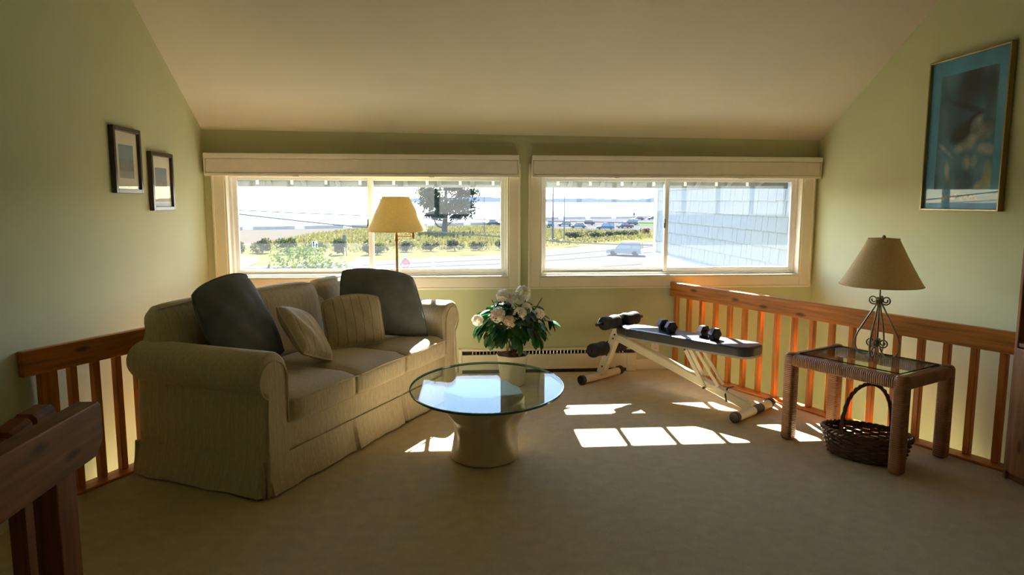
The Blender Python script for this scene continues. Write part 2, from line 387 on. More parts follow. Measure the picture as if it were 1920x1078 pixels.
def sidewall(name, x0, x1, xin, label, wins=()):
    ys = [YF, -2, -.5, 1.0, 2.2, 3.2, 4.2, 5.2, 6.18]
    mb = MB()
    poly = [(y, zc(xin, y)+.1) for y in ys]
    pl = [(YF, ZLOW-.1)]+poly+[(6.18, ZLOW-.1)]
    mb.prism(pl, x0, x1, M=Matrix(((0, 0, 1, 0), (1, 0, 0, 0), (0, 1, 0, 0), (0, 0, 0, 1))))
    return struct(name, mb, WALL, label)
sidewall('wall_left', XL-.15, XL, XL, 'pale green left wall')
sidewall('wall_right', XR, XR+.15, XR, 'pale green right wall')
struct('wall_front', MB().box(XL-.15, XR+.15, YF-.15, YF, ZLOW-.1, 4.4), WALL, 'pale green wall behind the camera')
# back wall: strips round the openings.  upper windows, and the lower storey's windows under the cut corners
W1 = (-1.905, 0.465); W2 = (0.735, 3.09); WZ = (0.84, 1.73)
LW = [(-1.95, -0.55), (0.3, 1.6), (1.85, 3.1)]; LZ = (-2.0, -0.45)
bw = MB(); y0, y1 = YB, YB+WT
bw.box(XL-.15, XR+.15, y0, y1, WZ[1], 2.25)
xs = [XL-.15, W1[0], W1[1], W2[0], W2[1], XR+.15]
for k in (0, 2, 4): bw.box(xs[k], xs[k+1], y0, y1, WZ[0], WZ[1])
bw.box(XL-.15, XR+.15, y0, y1, LZ[1], WZ[0])
xs = [XL-.15]+[q for p in LW for q in p]+[XR+.15]
for k in (0, 2, 4, 6): bw.box(xs[k], xs[k+1], y0, y1, LZ[0], LZ[1])
bw.box(XL-.15, XR+.15, y0, y1, -5.8, LZ[0])
struct('wall_back', bw, WALL, 'pale green window wall', smooth=False)
# ---- windows
def ring(x0, x1, z0, z1, w, ya, yb, b=0.003, wb=None, wt=None):
    wb = wb or w; wt = wt or w; m = MB()
    m.box(x0, x0+w, ya, yb, z0, z1, b, 1); m.box(x1-w, x1, ya, yb, z0, z1, b, 1)
    m.box(x0+w, x1-w, ya, yb, z0, z0+wb, b, 1); m.box(x0+w, x1-w, ya, yb, z1-wt, z1, b, 1); return m
def window(n, x0, x1, xm, label):
    r = thing('window_%d' % n, label, 'window', ((x0+x1)/2, YB, WZ[0]), kind='structure'); dx = -(x0+x1)/2
    r.location = (0, 0, 0)
    z0, z1 = WZ; cw = 0.09
    c = MB()
    c.box(x0-cw, x0, YB-.02, YB-.001, z0-cw, z1+cw, .004, 1); c.box(x1, x1+cw, YB-.02, YB-.001, z0-cw, z1+cw, .004, 1)
    c.box(x0, x1, YB-.02, YB-.001, z0-cw, z0, .004, 1); c.box(x0, x1, YB-.02, YB-.001, z1, z1+cw, .004, 1)
    c.box(x0-cw-.012, x0-cw+.006, YB-.028, YB-.001, z0-cw-.01, z1+cw, .003, 1); c.box(x1+cw-.006, x1+cw+.012, YB-.028, YB-.001, z0-cw-.01, z1+cw, .003, 1)
    c.box(x0-cw, x1+cw, YB-.028, YB-.001, z0-cw-.012, z0-cw+.006, .003, 1)
    c.build('casing', TRIM, r)
    ring(x0, x1, z0, z1, .014, YB-.015, YB+.07, .002).build('jamb', TRIM, r)
    ring(x0+.012, x1-.012, z0+.012, z1-.012, .022, YB+.065, YB+.16, .003).build('frame', VINYL, r)
    zb, zt = z0+.03, z1-.028
    for k, (a, b, yy) in enumerate(((x0+.03, xm+.022, YB+.105), (xm-.022, x1-.03, YB+.075))):
        s = ring(a, b, zb, zt, .036, yy, yy+.028, .004, wb=.042, wt=.030).build('sash', VINYL, r)
        MB().box(a+.03, b-.03, yy+.011, yy+.016, zb+.03, zt-.02).build('pane', GLASSW, s, smooth=False)
    l = MB(); l.box(xm-.03, xm-.018, YB+.055, YB+.078, 1.265, 1.345, .003, 1); l.box(xm-.028, xm-.02, YB+.04, YB+.058, 1.31, 1.34, .003, 1)
    l.build('latch', BLKPL, r, label='black sash latch')
    return r
window(1, *W1, -0.722, 'wide sliding window behind the sofa and floor lamp')
window(2, *W2, 1.885, 'wide sliding window above the exercise bench and railing')
for k, (a, b) in enumerate(LW):
    r = thing('window_%d' % (k+3), ['lower storey window below the left railing', 'lower storey window below the middle of the loft', 'lower storey window below the right railing'][k], 'window', kind='structure')
    ring(a, b, LZ[0], LZ[1], .05, YB+.06, YB+.12).build('frame', VINYL, r)
    MB().box(a+.04, b-.04, YB+.088, YB+.093, LZ[0]+.04, LZ[1]-.04).build('pane', GLASSW, r, smooth=False)
bb = MB(); bb.box(1.60, 1.90, YB-.016, YB-.001, 0.0, .095, .004, 1); bb.box(-0.70, 0.015, YB-.016, YB-.001, 0.0, .095, .004, 1)
struct('baseboard_back', bb, TRIM, 'cream baseboard on the window wall')
bb = MB(); bb.box(XL+.001, XL+.016, 1.8, 3.2, 0, .095, .004, 1); struct('baseboard_left', bb, TRIM, 'cream baseboard on the left wall')

# ---- open eave outside: fascia, rafters, brackets
ev = thing('open_eave', 'open painted rafter eave with a deep fascia outside the windows', 'eave', kind='structure')
FZ0, FZ1, FY = 1.628, 1.878, 6.69
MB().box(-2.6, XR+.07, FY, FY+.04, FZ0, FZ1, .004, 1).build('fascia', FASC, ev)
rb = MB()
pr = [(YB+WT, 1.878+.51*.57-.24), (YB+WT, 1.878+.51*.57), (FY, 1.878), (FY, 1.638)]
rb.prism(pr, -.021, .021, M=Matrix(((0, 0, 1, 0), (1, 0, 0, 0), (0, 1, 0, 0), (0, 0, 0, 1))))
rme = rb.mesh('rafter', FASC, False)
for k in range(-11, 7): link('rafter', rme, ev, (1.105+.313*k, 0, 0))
bme = MB().box(-.014, .014, FY-.014, FY-.001, FZ0+.022, FZ0+.09, .003, 1).mesh('bracket', WHITEW)
for k in range(-11, 6): link('bracket', bme, ev, (1.105+.313*k+.2, 0, 0))

# ---- the wing of the house seen through the right window
WX, WY0, WY1 = 3.385, YB+WT, 11.45
wg = thing('wall_wing', 'white shingled wing of the house outside the right window', 'wall', kind='structure')
MB().box(WX, WX+.2, WY0, WY1, -5.8, 3.6).build('sheathing', SHING, wg, smooth=False)
MB().box(WX-.035, WX+.2, WY1, WY1+.09, -5.8, 3.6, .004, 1).build('corner_board', WHITEW, wg)
rs = random.Random(3); shm = []
for wd in (.14, .17, .2, .23, .26, .30):
    m = MB(); m.add([(-.022, 0, 0), (-.022, wd-.006, 0), (-.004, wd-.006, .24), (-.004, 0, .24), (0, 0, 0), (0, wd-.006, 0), (0, wd-.006, .24), (0, 0, .24)],
      [(0, 3, 2, 1), (0, 1, 5, 4), (1, 2, 6, 5), (3, 0, 4, 7), (2, 3, 7, 6)]); shm.append((wd, m.mesh('shingle', SHING, False)))
stf = MB()
for c in range(-4, 14):
    z = .52+c*.165; y = WY0+.003-rs.random()*.1
    y = WY0+.003
    while y < WY1-.16:
        wd, me = rs.choice(shm)
        if y+wd > WY1: break
        dz = rs.uniform(-.004, .004)
        if 1 <= c <= 8: link('shingle', me, wg, (WX, y, z+dz))
        else: stf.add([v.co[:] for v in me.vertices], [tuple(p.vertices) for p in me.polygons], 0, T(WX, y, z+dz))
        y += wd
stf.build('shingle_field', SHING, wg, smooth=False, kind='stuff')
sk = MB(); sk.prism([(WX-.03, .66), (WX-.03, .58), (WX-1.5, -.85), (WX-1.5, -.77)], WY0, WY1, M=Matrix(((1, 0, 0, 0), (0, 0, 1, 0), (0, 1, 0, 0), (0, 0, 0, 1))))
sk.build('skirt_roof', SHING, wg, smooth=False)
struct('roof_wing', MB().box(WX-.3, WX+2, WY0+.6, WY1+.3, 3.6, 3.75), ROOFM, 'roof over the shingled wing')

# ================================================================== RAILINGS
def railing(name, label, P, ang, L, s0, pitch, n, post=None, ztop=.79, group=None, knob=0):
    r = thing(name, label, 'railing', (*P, 0), ang, group)
    MB().box(0.0, L, -.022, .022, ztop-.125, ztop, .007, 2).build('top_rail', RAILX, r)
    MB().box(0.0, L, -.035, .072, 0.0, .016, .004, 1).build('bottom_plate', RAILX, r)
    me = MB().box(-.0195, .0195, .0225, .0615, .0165, ztop-.02, .004, 1).mesh('baluster', RAILZ)
    for k in range(n):
        s = s0+k*pitch
        if post is not None and k == 0:
            MB().box(s-.045, s+.045, .0225, .0615, .0165, ztop-.02, .005, 1).build('post', RAILZ, r); continue
        o = link('baluster', me, r, T(s, 0, 0)@Matrix.Rotation(pi*(k % 2), 4, 'Z')@T(0, -.084*(k % 2), 0))
    return r
# right: local x from the back wall toward the camera, local y toward the void
dR = Vector((sin(RA), -cos(RA)))
railing('loft_railing', 'orange cedar railing running from the window wall to the bookcase', (1.92, 5.995), math.atan2(dR.y, dR.x), 2.80, .028, .1555, 18)
dL = Vector((-sin(LA), -cos(LA)))   # from the back wall toward the camera; void on its right hand
dL2 = Vector((sin(LA), cos(LA)))
railing('loft_railing', 'dark cedar railing behind the sofa along the left wall', (XL+.012, 3.385), math.atan2(dL2.y, dL2.x), 2.90, .150, .1265, 22, post=True)
# stair guard, near left
g = thing('stair_guard', 'thick cedar stair guard rail with square newel post at the lower left', 'railing', (-1.015, 0, 0))
pl = [(-.5, .80), (1.925, .80), (1.965, .84), (1.965, .935), (1.95, .95), (-.5, .95)]
MYZ = Matrix(((0, 0, 1, 0), (1, 0, 0, 0), (0, 1, 0, 0), (0, 0, 0, 1)))
def bevprism(poly, x0, x1, b):
    m = MB(); m.prism(poly, x0, x1, M=MYZ)
    bm = bmesh.new(); me = bpy.data.meshes.new('t'); me.from_pydata(m.v, [], m.f); bm.from_mesh(me)
    bmesh.ops.dissolve_limit(bm, angle_limit=.01, verts=bm.verts[:], edges=bm.edges[:])
    bmesh.ops.bevel(bm, geom=bm.edges[:], offset=b, segments=2, affect='EDGES', profile=.5)
    bm.verts.index_update(); o = MB(); o.add([v.co[:] for v in bm.verts], [[v.index for v in f.verts] for f in bm.faces]); bm.free(); return o
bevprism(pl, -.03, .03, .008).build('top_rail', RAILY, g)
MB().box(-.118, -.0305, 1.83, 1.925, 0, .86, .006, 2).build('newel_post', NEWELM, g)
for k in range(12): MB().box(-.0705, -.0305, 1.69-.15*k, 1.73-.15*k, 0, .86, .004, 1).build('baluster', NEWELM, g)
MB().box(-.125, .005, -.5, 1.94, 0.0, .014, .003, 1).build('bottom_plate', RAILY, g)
h = thing('stair_handrail', 'rounded wooden stair handrail dropping behind the stair guard', 'handrail', (-1.205, 0, 0))
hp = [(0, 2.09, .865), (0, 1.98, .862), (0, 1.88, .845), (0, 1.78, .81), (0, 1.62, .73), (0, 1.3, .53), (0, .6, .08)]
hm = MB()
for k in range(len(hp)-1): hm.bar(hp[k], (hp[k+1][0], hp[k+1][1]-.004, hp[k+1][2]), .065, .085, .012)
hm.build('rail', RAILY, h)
MB().box(-.02, .02, 1.96, 2.0, 0, .85, .004, 1).build('support_post', RAILZ, h)
sw_ = thing('staircase', 'dark carpeted stair going down beside the left wall', 'stairs', (0, 0, 0), kind='structure')
for k in range(12):
    z = -.19*(k+1); MB().box(XL+.005, -1.065, 1.55-.26*k, 1.795-.26*k+.02, max(z-.2, ZLOW), z, .006, 1).build('tread', CARPET, sw_)

# ================================================================== ROLLER BLINDS
def blind(x0, x1, label):
    r = thing('roller_blind', label, 'blind', ((x0+x1)/2, YB-.05, 1.70), group='raised roller blinds'); L = (x1-x0)/2
    MB().box(-L, L, -.055, .045, .145, .185, .006, 2).build('top_rail', WHITEP, r)
    MB().box(-L+.008, L-.008, -.043, .043, .018, .145, .012, 3).build('fabric_roll', GREYF, r)
    MB().box(-L+.006, L-.006, -.049, -.036, .0, .024, .004, 2).build('bottom_bar', WHITEP, r)
    for s in (-1, 1):
        MB().box(s*(L-.004)-.004, s*(L-.004)+.004, -.045, .045, .003, .145, .002, 1).build('end_cap', WHITEP, r)
        MB().box(s*L*.43-.025, s*L*.43+.025, -.054, -.04, -.008, .012, .003, 1).build('pull_tab', WHITEP, r)
blind(-2.035, .545, 'rolled-up pale roller blind over the window behind the sofa')
blind(.656, 3.205, 'rolled-up pale roller blind over the window by the orange railing')

# ================================================================== HEATER, OUTLET
r = thing('baseboard_heater', 'long cream baseboard heater with dark top slot under the windows', 'heater', (.81, YB-.002, 0)); hx = .785
MB().box(-hx, hx, -.068, -.055, .05, .165, .003, 1).build('front_panel', BENCHW, r)
MB().box(-hx, hx, -.075, -.06, .0345, .052, .002, 1).build('bottom_rail', BENCHW, r)
MB().box(-hx, hx, -.055, 0, .195, .212, .003, 1).build('top_cap', BENCHW, r)
MB().box(-hx, hx, -.012, 0, .01, .195).build('back_plate', DARKSLOT, r)
MB().box(-hx, hx, -.05, -.012, .05, .165).build('element', DARKSLOT, r)
fm = MB().box(-.004, .004, -.056, -.015, .166, .194).mesh('fin', CHROME)
for k in range(44): link('fin', fm, r, (-hx+.12+k*.031, 0, 0))
MB().box(hx-.085, hx+.002, -.072, 0, .0, .165, .004, 1).build('end_cap', BENCHW, r)
MB().box(-hx-.002, -hx+.03, -.072, 0, .0, .215, .004, 1).build('end_cap', BENCHW, r)
MB().box(-hx, hx, -.055, -.01, .0, .03).build('foot_strip', DARKSLOT, r)
r = thing('wall_outlet', 'small cream electrical outlet low on the window wall', 'outlet', (1.785, YB-.002, .215))
MB().box(-.035, .035, -.007, 0, -.057, .057, .003, 2).build('cover_plate', WHITEP, r)
for z in (-.022, .022):
    MB().box(-.017, .017, -.010, -.006, z-.014, z+.014, .004, 2).build('socket', WHITEP, r)
    MB().box(-.008, -.005, -.011, -.0095, z-.006, z+.006).box(.005, .008, -.011, -.0095, z-.006, z+.006).build('slot', BLKPL, r)

# ================================================================== SOFA
S0 = Vector((-0.95, 3.40)); Uv = Vector((sin(LA), cos(LA))); Nv = Vector((-cos(LA), sin(LA)))
SA = math.atan2(Uv.y, Uv.x)
def sofa_world(u, v, z): p = S0+Uv*u+Nv*v; return Vector((p.x, p.y, z))
sofa = thing('sofa', 'long cream striped three-seat sofa with rolled arms and pleated skirt', 'sofa', (S0.x, S0.y, 0), SA)
SL = 2.13
MB().box(.045, SL-.045, .035, .90, .06, .345, .02, 3).build('base', FAB_U, sofa)
MB().cushion(.07, SL-.07, .70, .915, .10, .82, .07, 0, .01, .02, 9).build('back_frame', FAB_U, sofa)
def armprof(k=1.0, n=22):
    c = (.085, .635); rad = .115
    pts = [(.2, .06), (.2, .35), (.2, .55)]
    for i in range(n+1):
        a = R(0+245*i/n); pts.append((c[0]+rad*cos(a), c[1]+rad*sin(a)))
    pts += [(.034, .50), (.028, .40), (.024, .2), (.024, .06)]
    m = (.1, .42)
    return [(m[0]+(x-m[0])*k, m[1]+(z-m[1])*k) for x, z in pts]
def arm(mirror):
    mb = MB(); P0 = armprof(); n = len(P0); m = Vector((.1, .42))
    rings = []
    for v, ins in ((.005, .022), (.012, .008), (.03, 0), (.2, 0), (.5, .0), (.80, .0), (.88, .004), (.912, .02), (.93, .05)):
        rg = []
        for k, (x, z) in enumerate(P0):
            a = Vector(P0[k-1]); b = Vector(P0[(k+1) % n]); t = (b-a).normalized(); nn = Vector((-t.y, t.x))
            q = Vector((x, z))+nn*ins
            sag = .012*sin(v*3)*max(0, (z-.5)) if 0 < v < .95 else 0
            u = q.x; u = SL-u if mirror else u
            rg.append((u, v, q.y-sag))
        rings.append(rg)
    vs = [p for rg in rings for p in rg]; fs = []
    for i in range(len(rings)-1):
        for k in range(n):
            q = (i*n+k, i*n+(k+1) % n, (i+1)*n+(k+1) % n, (i+1)*n+k); fs.append(q if mirror else q[::-1])
    fs.append(tuple(range(n)) if not mirror else tuple(range(n-1, -1, -1)))
    e = [(len(rings)-1)*n+k for k in range(n)]; fs.append(tuple(e[::-1]) if not mirror else tuple(e))
    mb.add(vs, fs)
    o = mb.build('arm', FAB_V, sofa, ang=50)
    # piped front panel
    pp = []
    for (x, z) in armprof(.86): 
        if z > .12: pp.append((SL-x if mirror else x, .002, z))
    MB().tube(pp, .006, 6).build('arm_piping', PIPING, o)
arm(False); arm(True)
for k in range(3):
    u0 = .207+k*.574
    sc_ = MB().cushion(u0, u0+.568, -.022+.004*k, .70, .335, .495, .045, .004, .012, .022, 11).build('seat_cushion', FAB_U, sofa)
    pp = [(u0+.012, -.028, .474), (u0+.15, -.034, .482), (u0+.284, -.037, .486), (u0+.43, -.034, .482), (u0+.556, -.028, .474)]
    MB().tube(pp, .005, 6).build('piping', PIPING, sc_)
for k in range(3):
    u0 = .055+k*.675
    M = T(u0+.335, .745, .46) @ Matrix.Rotation(R(-9), 4, 'X')
    bc = MB().cushion(-.332, .332, -.095, .085, .0, .47, .075, .0, .035, .022, 11).build('back_cushion', FAB_U, sofa, M=M)
    pp = [(x, -.058-.016*(1-(x/.33)**2), .452+.022*(1-(x/.33)**2)) for x in [-.31+.62*i/12 for i in range(13)]]
    MB().tube(pp, .005, 6).build('piping', PIPING, bc)
# skirt with kick pleats
def skirt(pts, outn, L, pleats, name):
    nz = 5; nu = int(L/.012); rs = random.Random(len(pleats)+int(L*100)); ph = [rs.uniform(0, 6) for _ in range(3)]
    def f(a, b):
        s = a*L; z = .195*(1-b)+.012*b
        o = .004+.030*b**1.2+b*.005*(sin(s*17+ph[0])+.6*sin(s*31+ph[1]))
        for p in pleats:
            d = abs(s-p)
            if d < .016: o -= (.006+.04*b)*(1-d/.016)
            elif d < .05: o += .007*b*(1-(d-.016)/.034)
        p = Vector(pts[0]).lerp(Vector(pts[1]), a); return (p.x+outn[0]*o, p.y+outn[1]*o, z)
    m = MB(); m.grid(f, nu, nz); return m
m = skirt(((.015, .03), (SL-.015, .03)), (0, -1), SL, [.02, .775, 1.348, SL-.05], 'f'); m.build('skirt', FAB_U, sofa, ang=60)
m = skirt(((.024, .92), (.024, .012)), (-1, 0), .92, [.905], 's'); m.build('skirt', FAB_V, sofa, ang=60)
m = skirt(((SL-.024, .012), (SL-.024, .92)), (1, 0), .92, [.02], 's'); m.build('skirt', FAB_V, sofa, ang=60)
m = skirt(((SL, .895), (0, .895)), (0, 1), SL, [], 'b'); m.build('skirt', FAB_U, sofa, ang=60)
for a, b in ((.16, .18), (SL-.16, .18), (.16, .8), (SL-.16, .8)): MB().box(a-.025, a+.025, b-.025, b+.025, 0, .07, .004, 1).build('foot', FRAMED, sofa)

def pillow(name, label, cat, m, w, h_, t, c, a, b, seed=0, piping=None, group=None, soft=1.0, taper=0.0, skew=0.0):
    """square pillow: centre c, horizontal axis a, up axis b in sofa coordinates"""
    A = (sofa_world(*a)-sofa_world(0, 0, 0)).normalized(); Bv = (sofa_world(*b)-sofa_world(0, 0, 0)).normalized()
    Bv = (Bv-A*A.dot(Bv)).normalized(); Nn = A.cross(Bv); cw = sofa_world(*c)
    o = thing(name, label, cat, cw, 0, group)
    M = Matrix((A, Bv, Nn)).transposed().to_4x4(); o.rotation_euler = M.to_euler()
    rs = random.Random(seed); ph = [rs.uniform(0, 6.28) for _ in range(6)]
    def pt(x, y, sgn):
        pin = .045; rc = .14      # rounded corners, slightly drawn-in sides
        px_ = x*w/2*math.sqrt(1-rc*(y**4))*(1-pin*(1-y*y)*soft); py_ = y*h_/2*math.sqrt(1-rc*(x**4))*(1-pin*(1-x*x)*soft)
        px_ = px_*(1-taper*(y+1)/2)+skew*(y+1)/2*w
        # slight slump of the top corners
        py_ -= .03*soft*(x*x)*(1 if y > 0 else 0)*y
        e = max(0, (1-abs(x)**2.6))*max(0, (1-abs(y)**2.6))
        d = t/2*e**.45
        d *= 1+.10*sin(x*4+ph[0])*sin(y*3.3+ph[1])+.05*sin(x*9+ph[2]+y*5)
        cr = .012*soft*max(0, sin(x*6+y*4+ph[3]))*(abs(x)**2+abs(y)**2)*.6*(1 if e > 0 else 0)
        return (px_, py_, sgn*max(0, d-cr))
    mb = MB(); n = 26
    mb.grid(lambda i, j: pt(2*i-1, 2*j-1, 1), n, n); mb.grid(lambda i, j: pt(2*i-1, 2*j-1, -1), n, n, 0, True)
    body = mb.build('cover', m, o, ang=80)
    ed = [pt(-1+2*k/16, -1, 1) for k in range(16)]+[pt(1, -1+2*k/16, 1) for k in range(16)]+[pt(1-2*k/16, 1, 1) for k in range(16)]+[pt(-1, 1-2*k/16, 1) for k in range(16)]
    MB().tube(ed, .006, 6, closed=True).build('piping', piping or m, o)
    return o
pillow('throw_pillow', 'big slate blue pillow standing at the near arm of the sofa', 'pillow', SLATE, .52, .58, .19, (.425, .545, .803), (.93, .04, .16), (-.14, .30, .88), 1, taper=.12)
pillow('throw_pillow', 'small cream pillow leaning on the near slate blue pillow', 'pillow', FAB_P, .38, .40, .13, (.795, .375, .695), (.90, .10, -.32), (-.12, .52, .66), 2, PIPING)
pillow('throw_pillow', 'cream pillow with brown stripes propped on the middle seat', 'pillow', FAB_P, .42, .36, .125, (1.335, .40, .69), (.80, -.60, .03), (.13, .25, .92), 3, PIPING)
pillow('throw_pillow', 'big slate blue pillow propped against the far arm of the sofa', 'pillow', SLATE, .69, .50, .17, (1.69, .365, .767), (.70, -.68, -.12), (.12, .30, .90), 4, taper=.20, skew=-.09)

# ================================================================== COFFEE TABLE
ct = thing('coffee_table', 'oval glass-topped coffee table on a draped plaster drum base', 'table', (.165, 3.955, 0))
def drape(a, z):
    t = z/.41
    f = 1+.06*t*sin(a*3+.5+z*6)+.05*sin(a*5+2-z*11)*t+.03*sin(a*8+z*16)*(.3+t)
    sw = .10*math.exp(-((a-5.9) % 6.283-3.14)**2*0)  # even term
    d = ((a-6.08+pi) % (2*pi))-pi
    f += .22*math.exp(-(d/.30)**2)*(math.exp(-((z-.28)/.06)**2)+.45*math.exp(-((z-.17)/.05)**2))
    zs = .40-.15*abs(sin((a-5.75)*.85))**.8; f += .055*math.exp(-((z-zs)/.020)**2)+.035*math.exp(-((z-zs+.075)/.018)**2)
    d2 = ((a-3.32+pi) % (2*pi))-pi
    f += .16*math.exp(-(d2/.35)**2)*math.exp(-((z-.31)/.06)**2)
    d3 = ((a-4.9+pi) % (2*pi))-pi
    f -= .09*math.exp(-(d3/.4)**2)*math.exp(-((z-.33)/.08)**2)
    return f
prof = [(.15, 0), (.19, .0), (.202, .012), (.2, .03), (.192, .07), (.183, .12), (.178, .17), (.18, .21), (.19, .25), (.2, .29), (.205, .33), (.21, .37), (.215, .40), (.205, .412), (.12, .412)]
pf = []
for i in range(len(prof)-1):
    for k in range(3):
        a, b = prof[i], prof[i+1]; pf.append((a[0]+(b[0]-a[0])*k/3, a[1]+(b[1]-a[1])*k/3))
pf.append(prof[-1])
MB().lathe(pf, 96, fn=drape).build('base', PLASTER, ct, ang=70)
gt = MB(); n = 96; ex, ey, ea = .452, .578, R(-7); zs = [(0.988, .4135), (1.0, .4165), (1.0, .4265), (.988, .4295)]
for k_, (f_, z) in enumerate(zs):
    for k in range(n):
        a = 2*pi*k/n; x, y = ex*f_*cos(a), ey*f_*sin(a)
        gt.v.append((x*cos(ea)-y*sin(ea)+.018, x*sin(ea)+y*cos(ea)+.035, z))
gt.f.append(tuple(range(n-1, -1, -1))); gt.mi.append(0)
for i in range(3):
    for k in range(n): gt.f.append((i*n+k, i*n+(k+1) % n, (i+1)*n+(k+1) % n, (i+1)*n+k)); gt.mi.append(1)
gt.f.append(tuple(3*n+k for k in range(n))); gt.mi.append(0)
gt.build('glass_top', [GLASST, GLASSE], ct, ang=60, label='clear oval glass top with green edge')

# ================================================================== EXERCISE BENCH
B0 = Vector((1.229, 5.675)); Bd = Vector((.6287, -.7777))
be = thing('exercise_bench', 'cream steel sit-up bench with long black padded board', 'exercise bench', (B0.x, B0.y, 0), math.atan2(Bd.y, Bd.x))
def foot(x, lab):
    o = MB().tube([(x, -.24, .033), (x, .24, .033)], .031, 16).build('foot_tube', BENCHW, be)
    for s in (-1, 1): MB().lathe([(.0, -.004), (.036, -.004), (.038, .0), (.038, .03), (.034, .034), (.0, .034)], 16, M=T(x, s*.235, .0385) @ Matrix.Rotation(-s*pi/2, 4, 'X')).build('end_cap', BLKPL, o)
    return o
ft1 = foot(.0, ''); ft2 = foot(1.375, '')
MB().tube([(1.375, .0, .033), (1.375, .11, .033)], .0325, 16).build('sticker', BLKPL, ft2, label='black sticker')
MB().bar((.0, 0, .05), (.185, 0, .485), .055, .078, .008).build('upright', BENCHW, be)
for s, z in ((.03, .12), (.075, .225), (.10, .285), (.14, .375), (.155, .41)):
    MB().tube([(s, -.031, z), (s, .031, z)], .008, 8).build('bolt', BLKPL, be)
MB().bar((.155, 0, .395), (1.365, 0, .05), .055, .068, .008).build('main_beam', BENCHW, be)
MB().bar((.17, 0, .405), (1.265, 0, .405), .04, .026, .004).build('pad_rail', BENCHW, be)
MB().box(1.262, 1.272, -.02, .02, .392, .418, .002, 1).build('rail_plug', BLKPL, be)
# pad
def padout(k=0.0):
    pts = []
    def arc(cx, cy, r, a0, a1, n=8):
        for i in range(n+1):
            a = R(a0+(a1-a0)*i/n); pts.append((cx+(r-k)*cos(a), cy+(r-k)*sin(a)))
    arc(1.29, -.04, .10, -90, 0); arc(1.29, .04, .10, 0, 90)
    arc(.36, .075, .05, 90, 140); arc(.23, .035, .04, 140, 180); arc(.23, -.035, .04, 180, 220); arc(.36, -.075, .05, 220, 270)
    return pts
def stack(levels, mi=0):
    mb = MB(); n = len(padout())
    for k, z in levels: mb.v += [(x, y, z) for x, y in padout(k)]
    mb.f.append(tuple(range(n-1, -1, -1))); mb.f.append(tuple((len(levels)-1)*n+i for i in range(n)))
    for l in range(len(levels)-1):
        for i in range(n): mb.f.append((l*n+i, l*n+(i+1) % n, (l+1)*n+(i+1) % n, (l+1)*n+i))
    mb.mi = [0]*len(mb.f); return mb
pd = stack([(.004, .432), (0, .436), (0, .484), (.005, .494), (.015, .499), (.03, .501)]).build('pad', VINYLPAD, be, ang=40, label='black vinyl padded board')
stack([(.006, .418), (.006, .432)]).build('pad_board', mat('grey_board', (.30, .28, .27), .7), be)
for yy in (-.03, .03):
    MB().bar((.82, yy, .40), (1.005, yy, .125), .006, .032, .002).build('strut', BENCHW, be)
    MB().bar((.93, yy*1.3, .40), (1.115, yy*1.3, .165), .008, .026, .002).build('strut', BENCHW, be)
MB().tube([(.825, -.04, .392), (.825, .04, .392)], .009, 8).build('bolt', BLKPL, be)
MB().tube([(1.0, -.045, .13), (1.0, .045, .13)], .010, 8).build('bolt', BLKPL, be)
MB().box(1.02, 1.10, -.03, .03, .13, .165, .004, 1).build('strut_bracket', BENCHW, be)
MB().tube([(1.18, -.026, .06), (1.17, -.03, .11), (1.17, 0, .155), (1.19, .05, .16)], .006, 6).build('locking_pin', BLKPL, be)
def rollers(s, z, half, foam0, foam1, rad, bracket):
    ax = MB().tube([(s, -half, z), (s, half, z)], .0135, 10).build('roller_axle', BLKPL, be)
    for sg in (-1, 1):
        L = foam1-foam0; pf = [(.0, 0), (rad*.72, 0), (rad*.95, .012), (rad, .03), (rad*.97, L*.35), (rad*.88, L*.5), (rad*.95, L*.65), (rad, L-.03), (rad*.95, L-.01), (rad*.75, L), (0, L)]
        MB().lathe(pf, 20, M=T(s, sg*foam0, z) @ Matrix.Rotation(-sg*pi/2, 4, 'X')).build('foam_roller', BLACK, be, ang=70)
    if bracket:
        MB().bar((.165, 0, .44), (s, 0, z+.05), .05, .02, .004).build('roller_bracket', BENCHW, be)
rollers(.185, .528, .30, .03, .225, .057, True)
rollers(.062, .285, .225, .028, .215, .060, False)
MB().lathe([(0, 0), (.022, 0), (.026, .008), (.026, .022), (.02, .03), (0, .03)], 12, M=T(.075, -.055, .27) @ Matrix.Rotation(pi/2, 4, 'X')).build('adjust_knob', BLKPL, be)
# dumbbells
def dumbbell(label, s, t, ang):
    p = B0+Bd*s+Vector((.7777, .6287))*t
    o = thing('dumbbell', label, 'dumbbell', (p.x, p.y, .5015+.041), ang, 'dumbbells on the bench')
    R6 = Matrix.Rotation(pi/2, 4, 'Y')
    for sg in (-1, 1):
        pf = [(0, 0), (.036, 0), (.047, .008), (.047, .05), (.036, .058), (0, .058)]
        M = T(sg*.032, 0, 0) @ Matrix.Rotation(sg*pi/2, 4, 'Y') @ Matrix.Rotation(R(30), 4, 'Z')
        MB().lathe(pf, 6, M=M).build('hex_head', IRON, o, ang=20)
    MB().lathe([(0, -.033), (.013, -.033), (.016, 0), (.013, .033), (0, .033)], 12, M=R6).build('handle', IRON, o)
    return o
dumbbell('dark hex dumbbell nearer the foam rollers on the bench pad', .635, .01, R(-79))
dumbbell('dark hex dumbbell near the rounded end of the bench pad', 1.005, .0, R(-70))

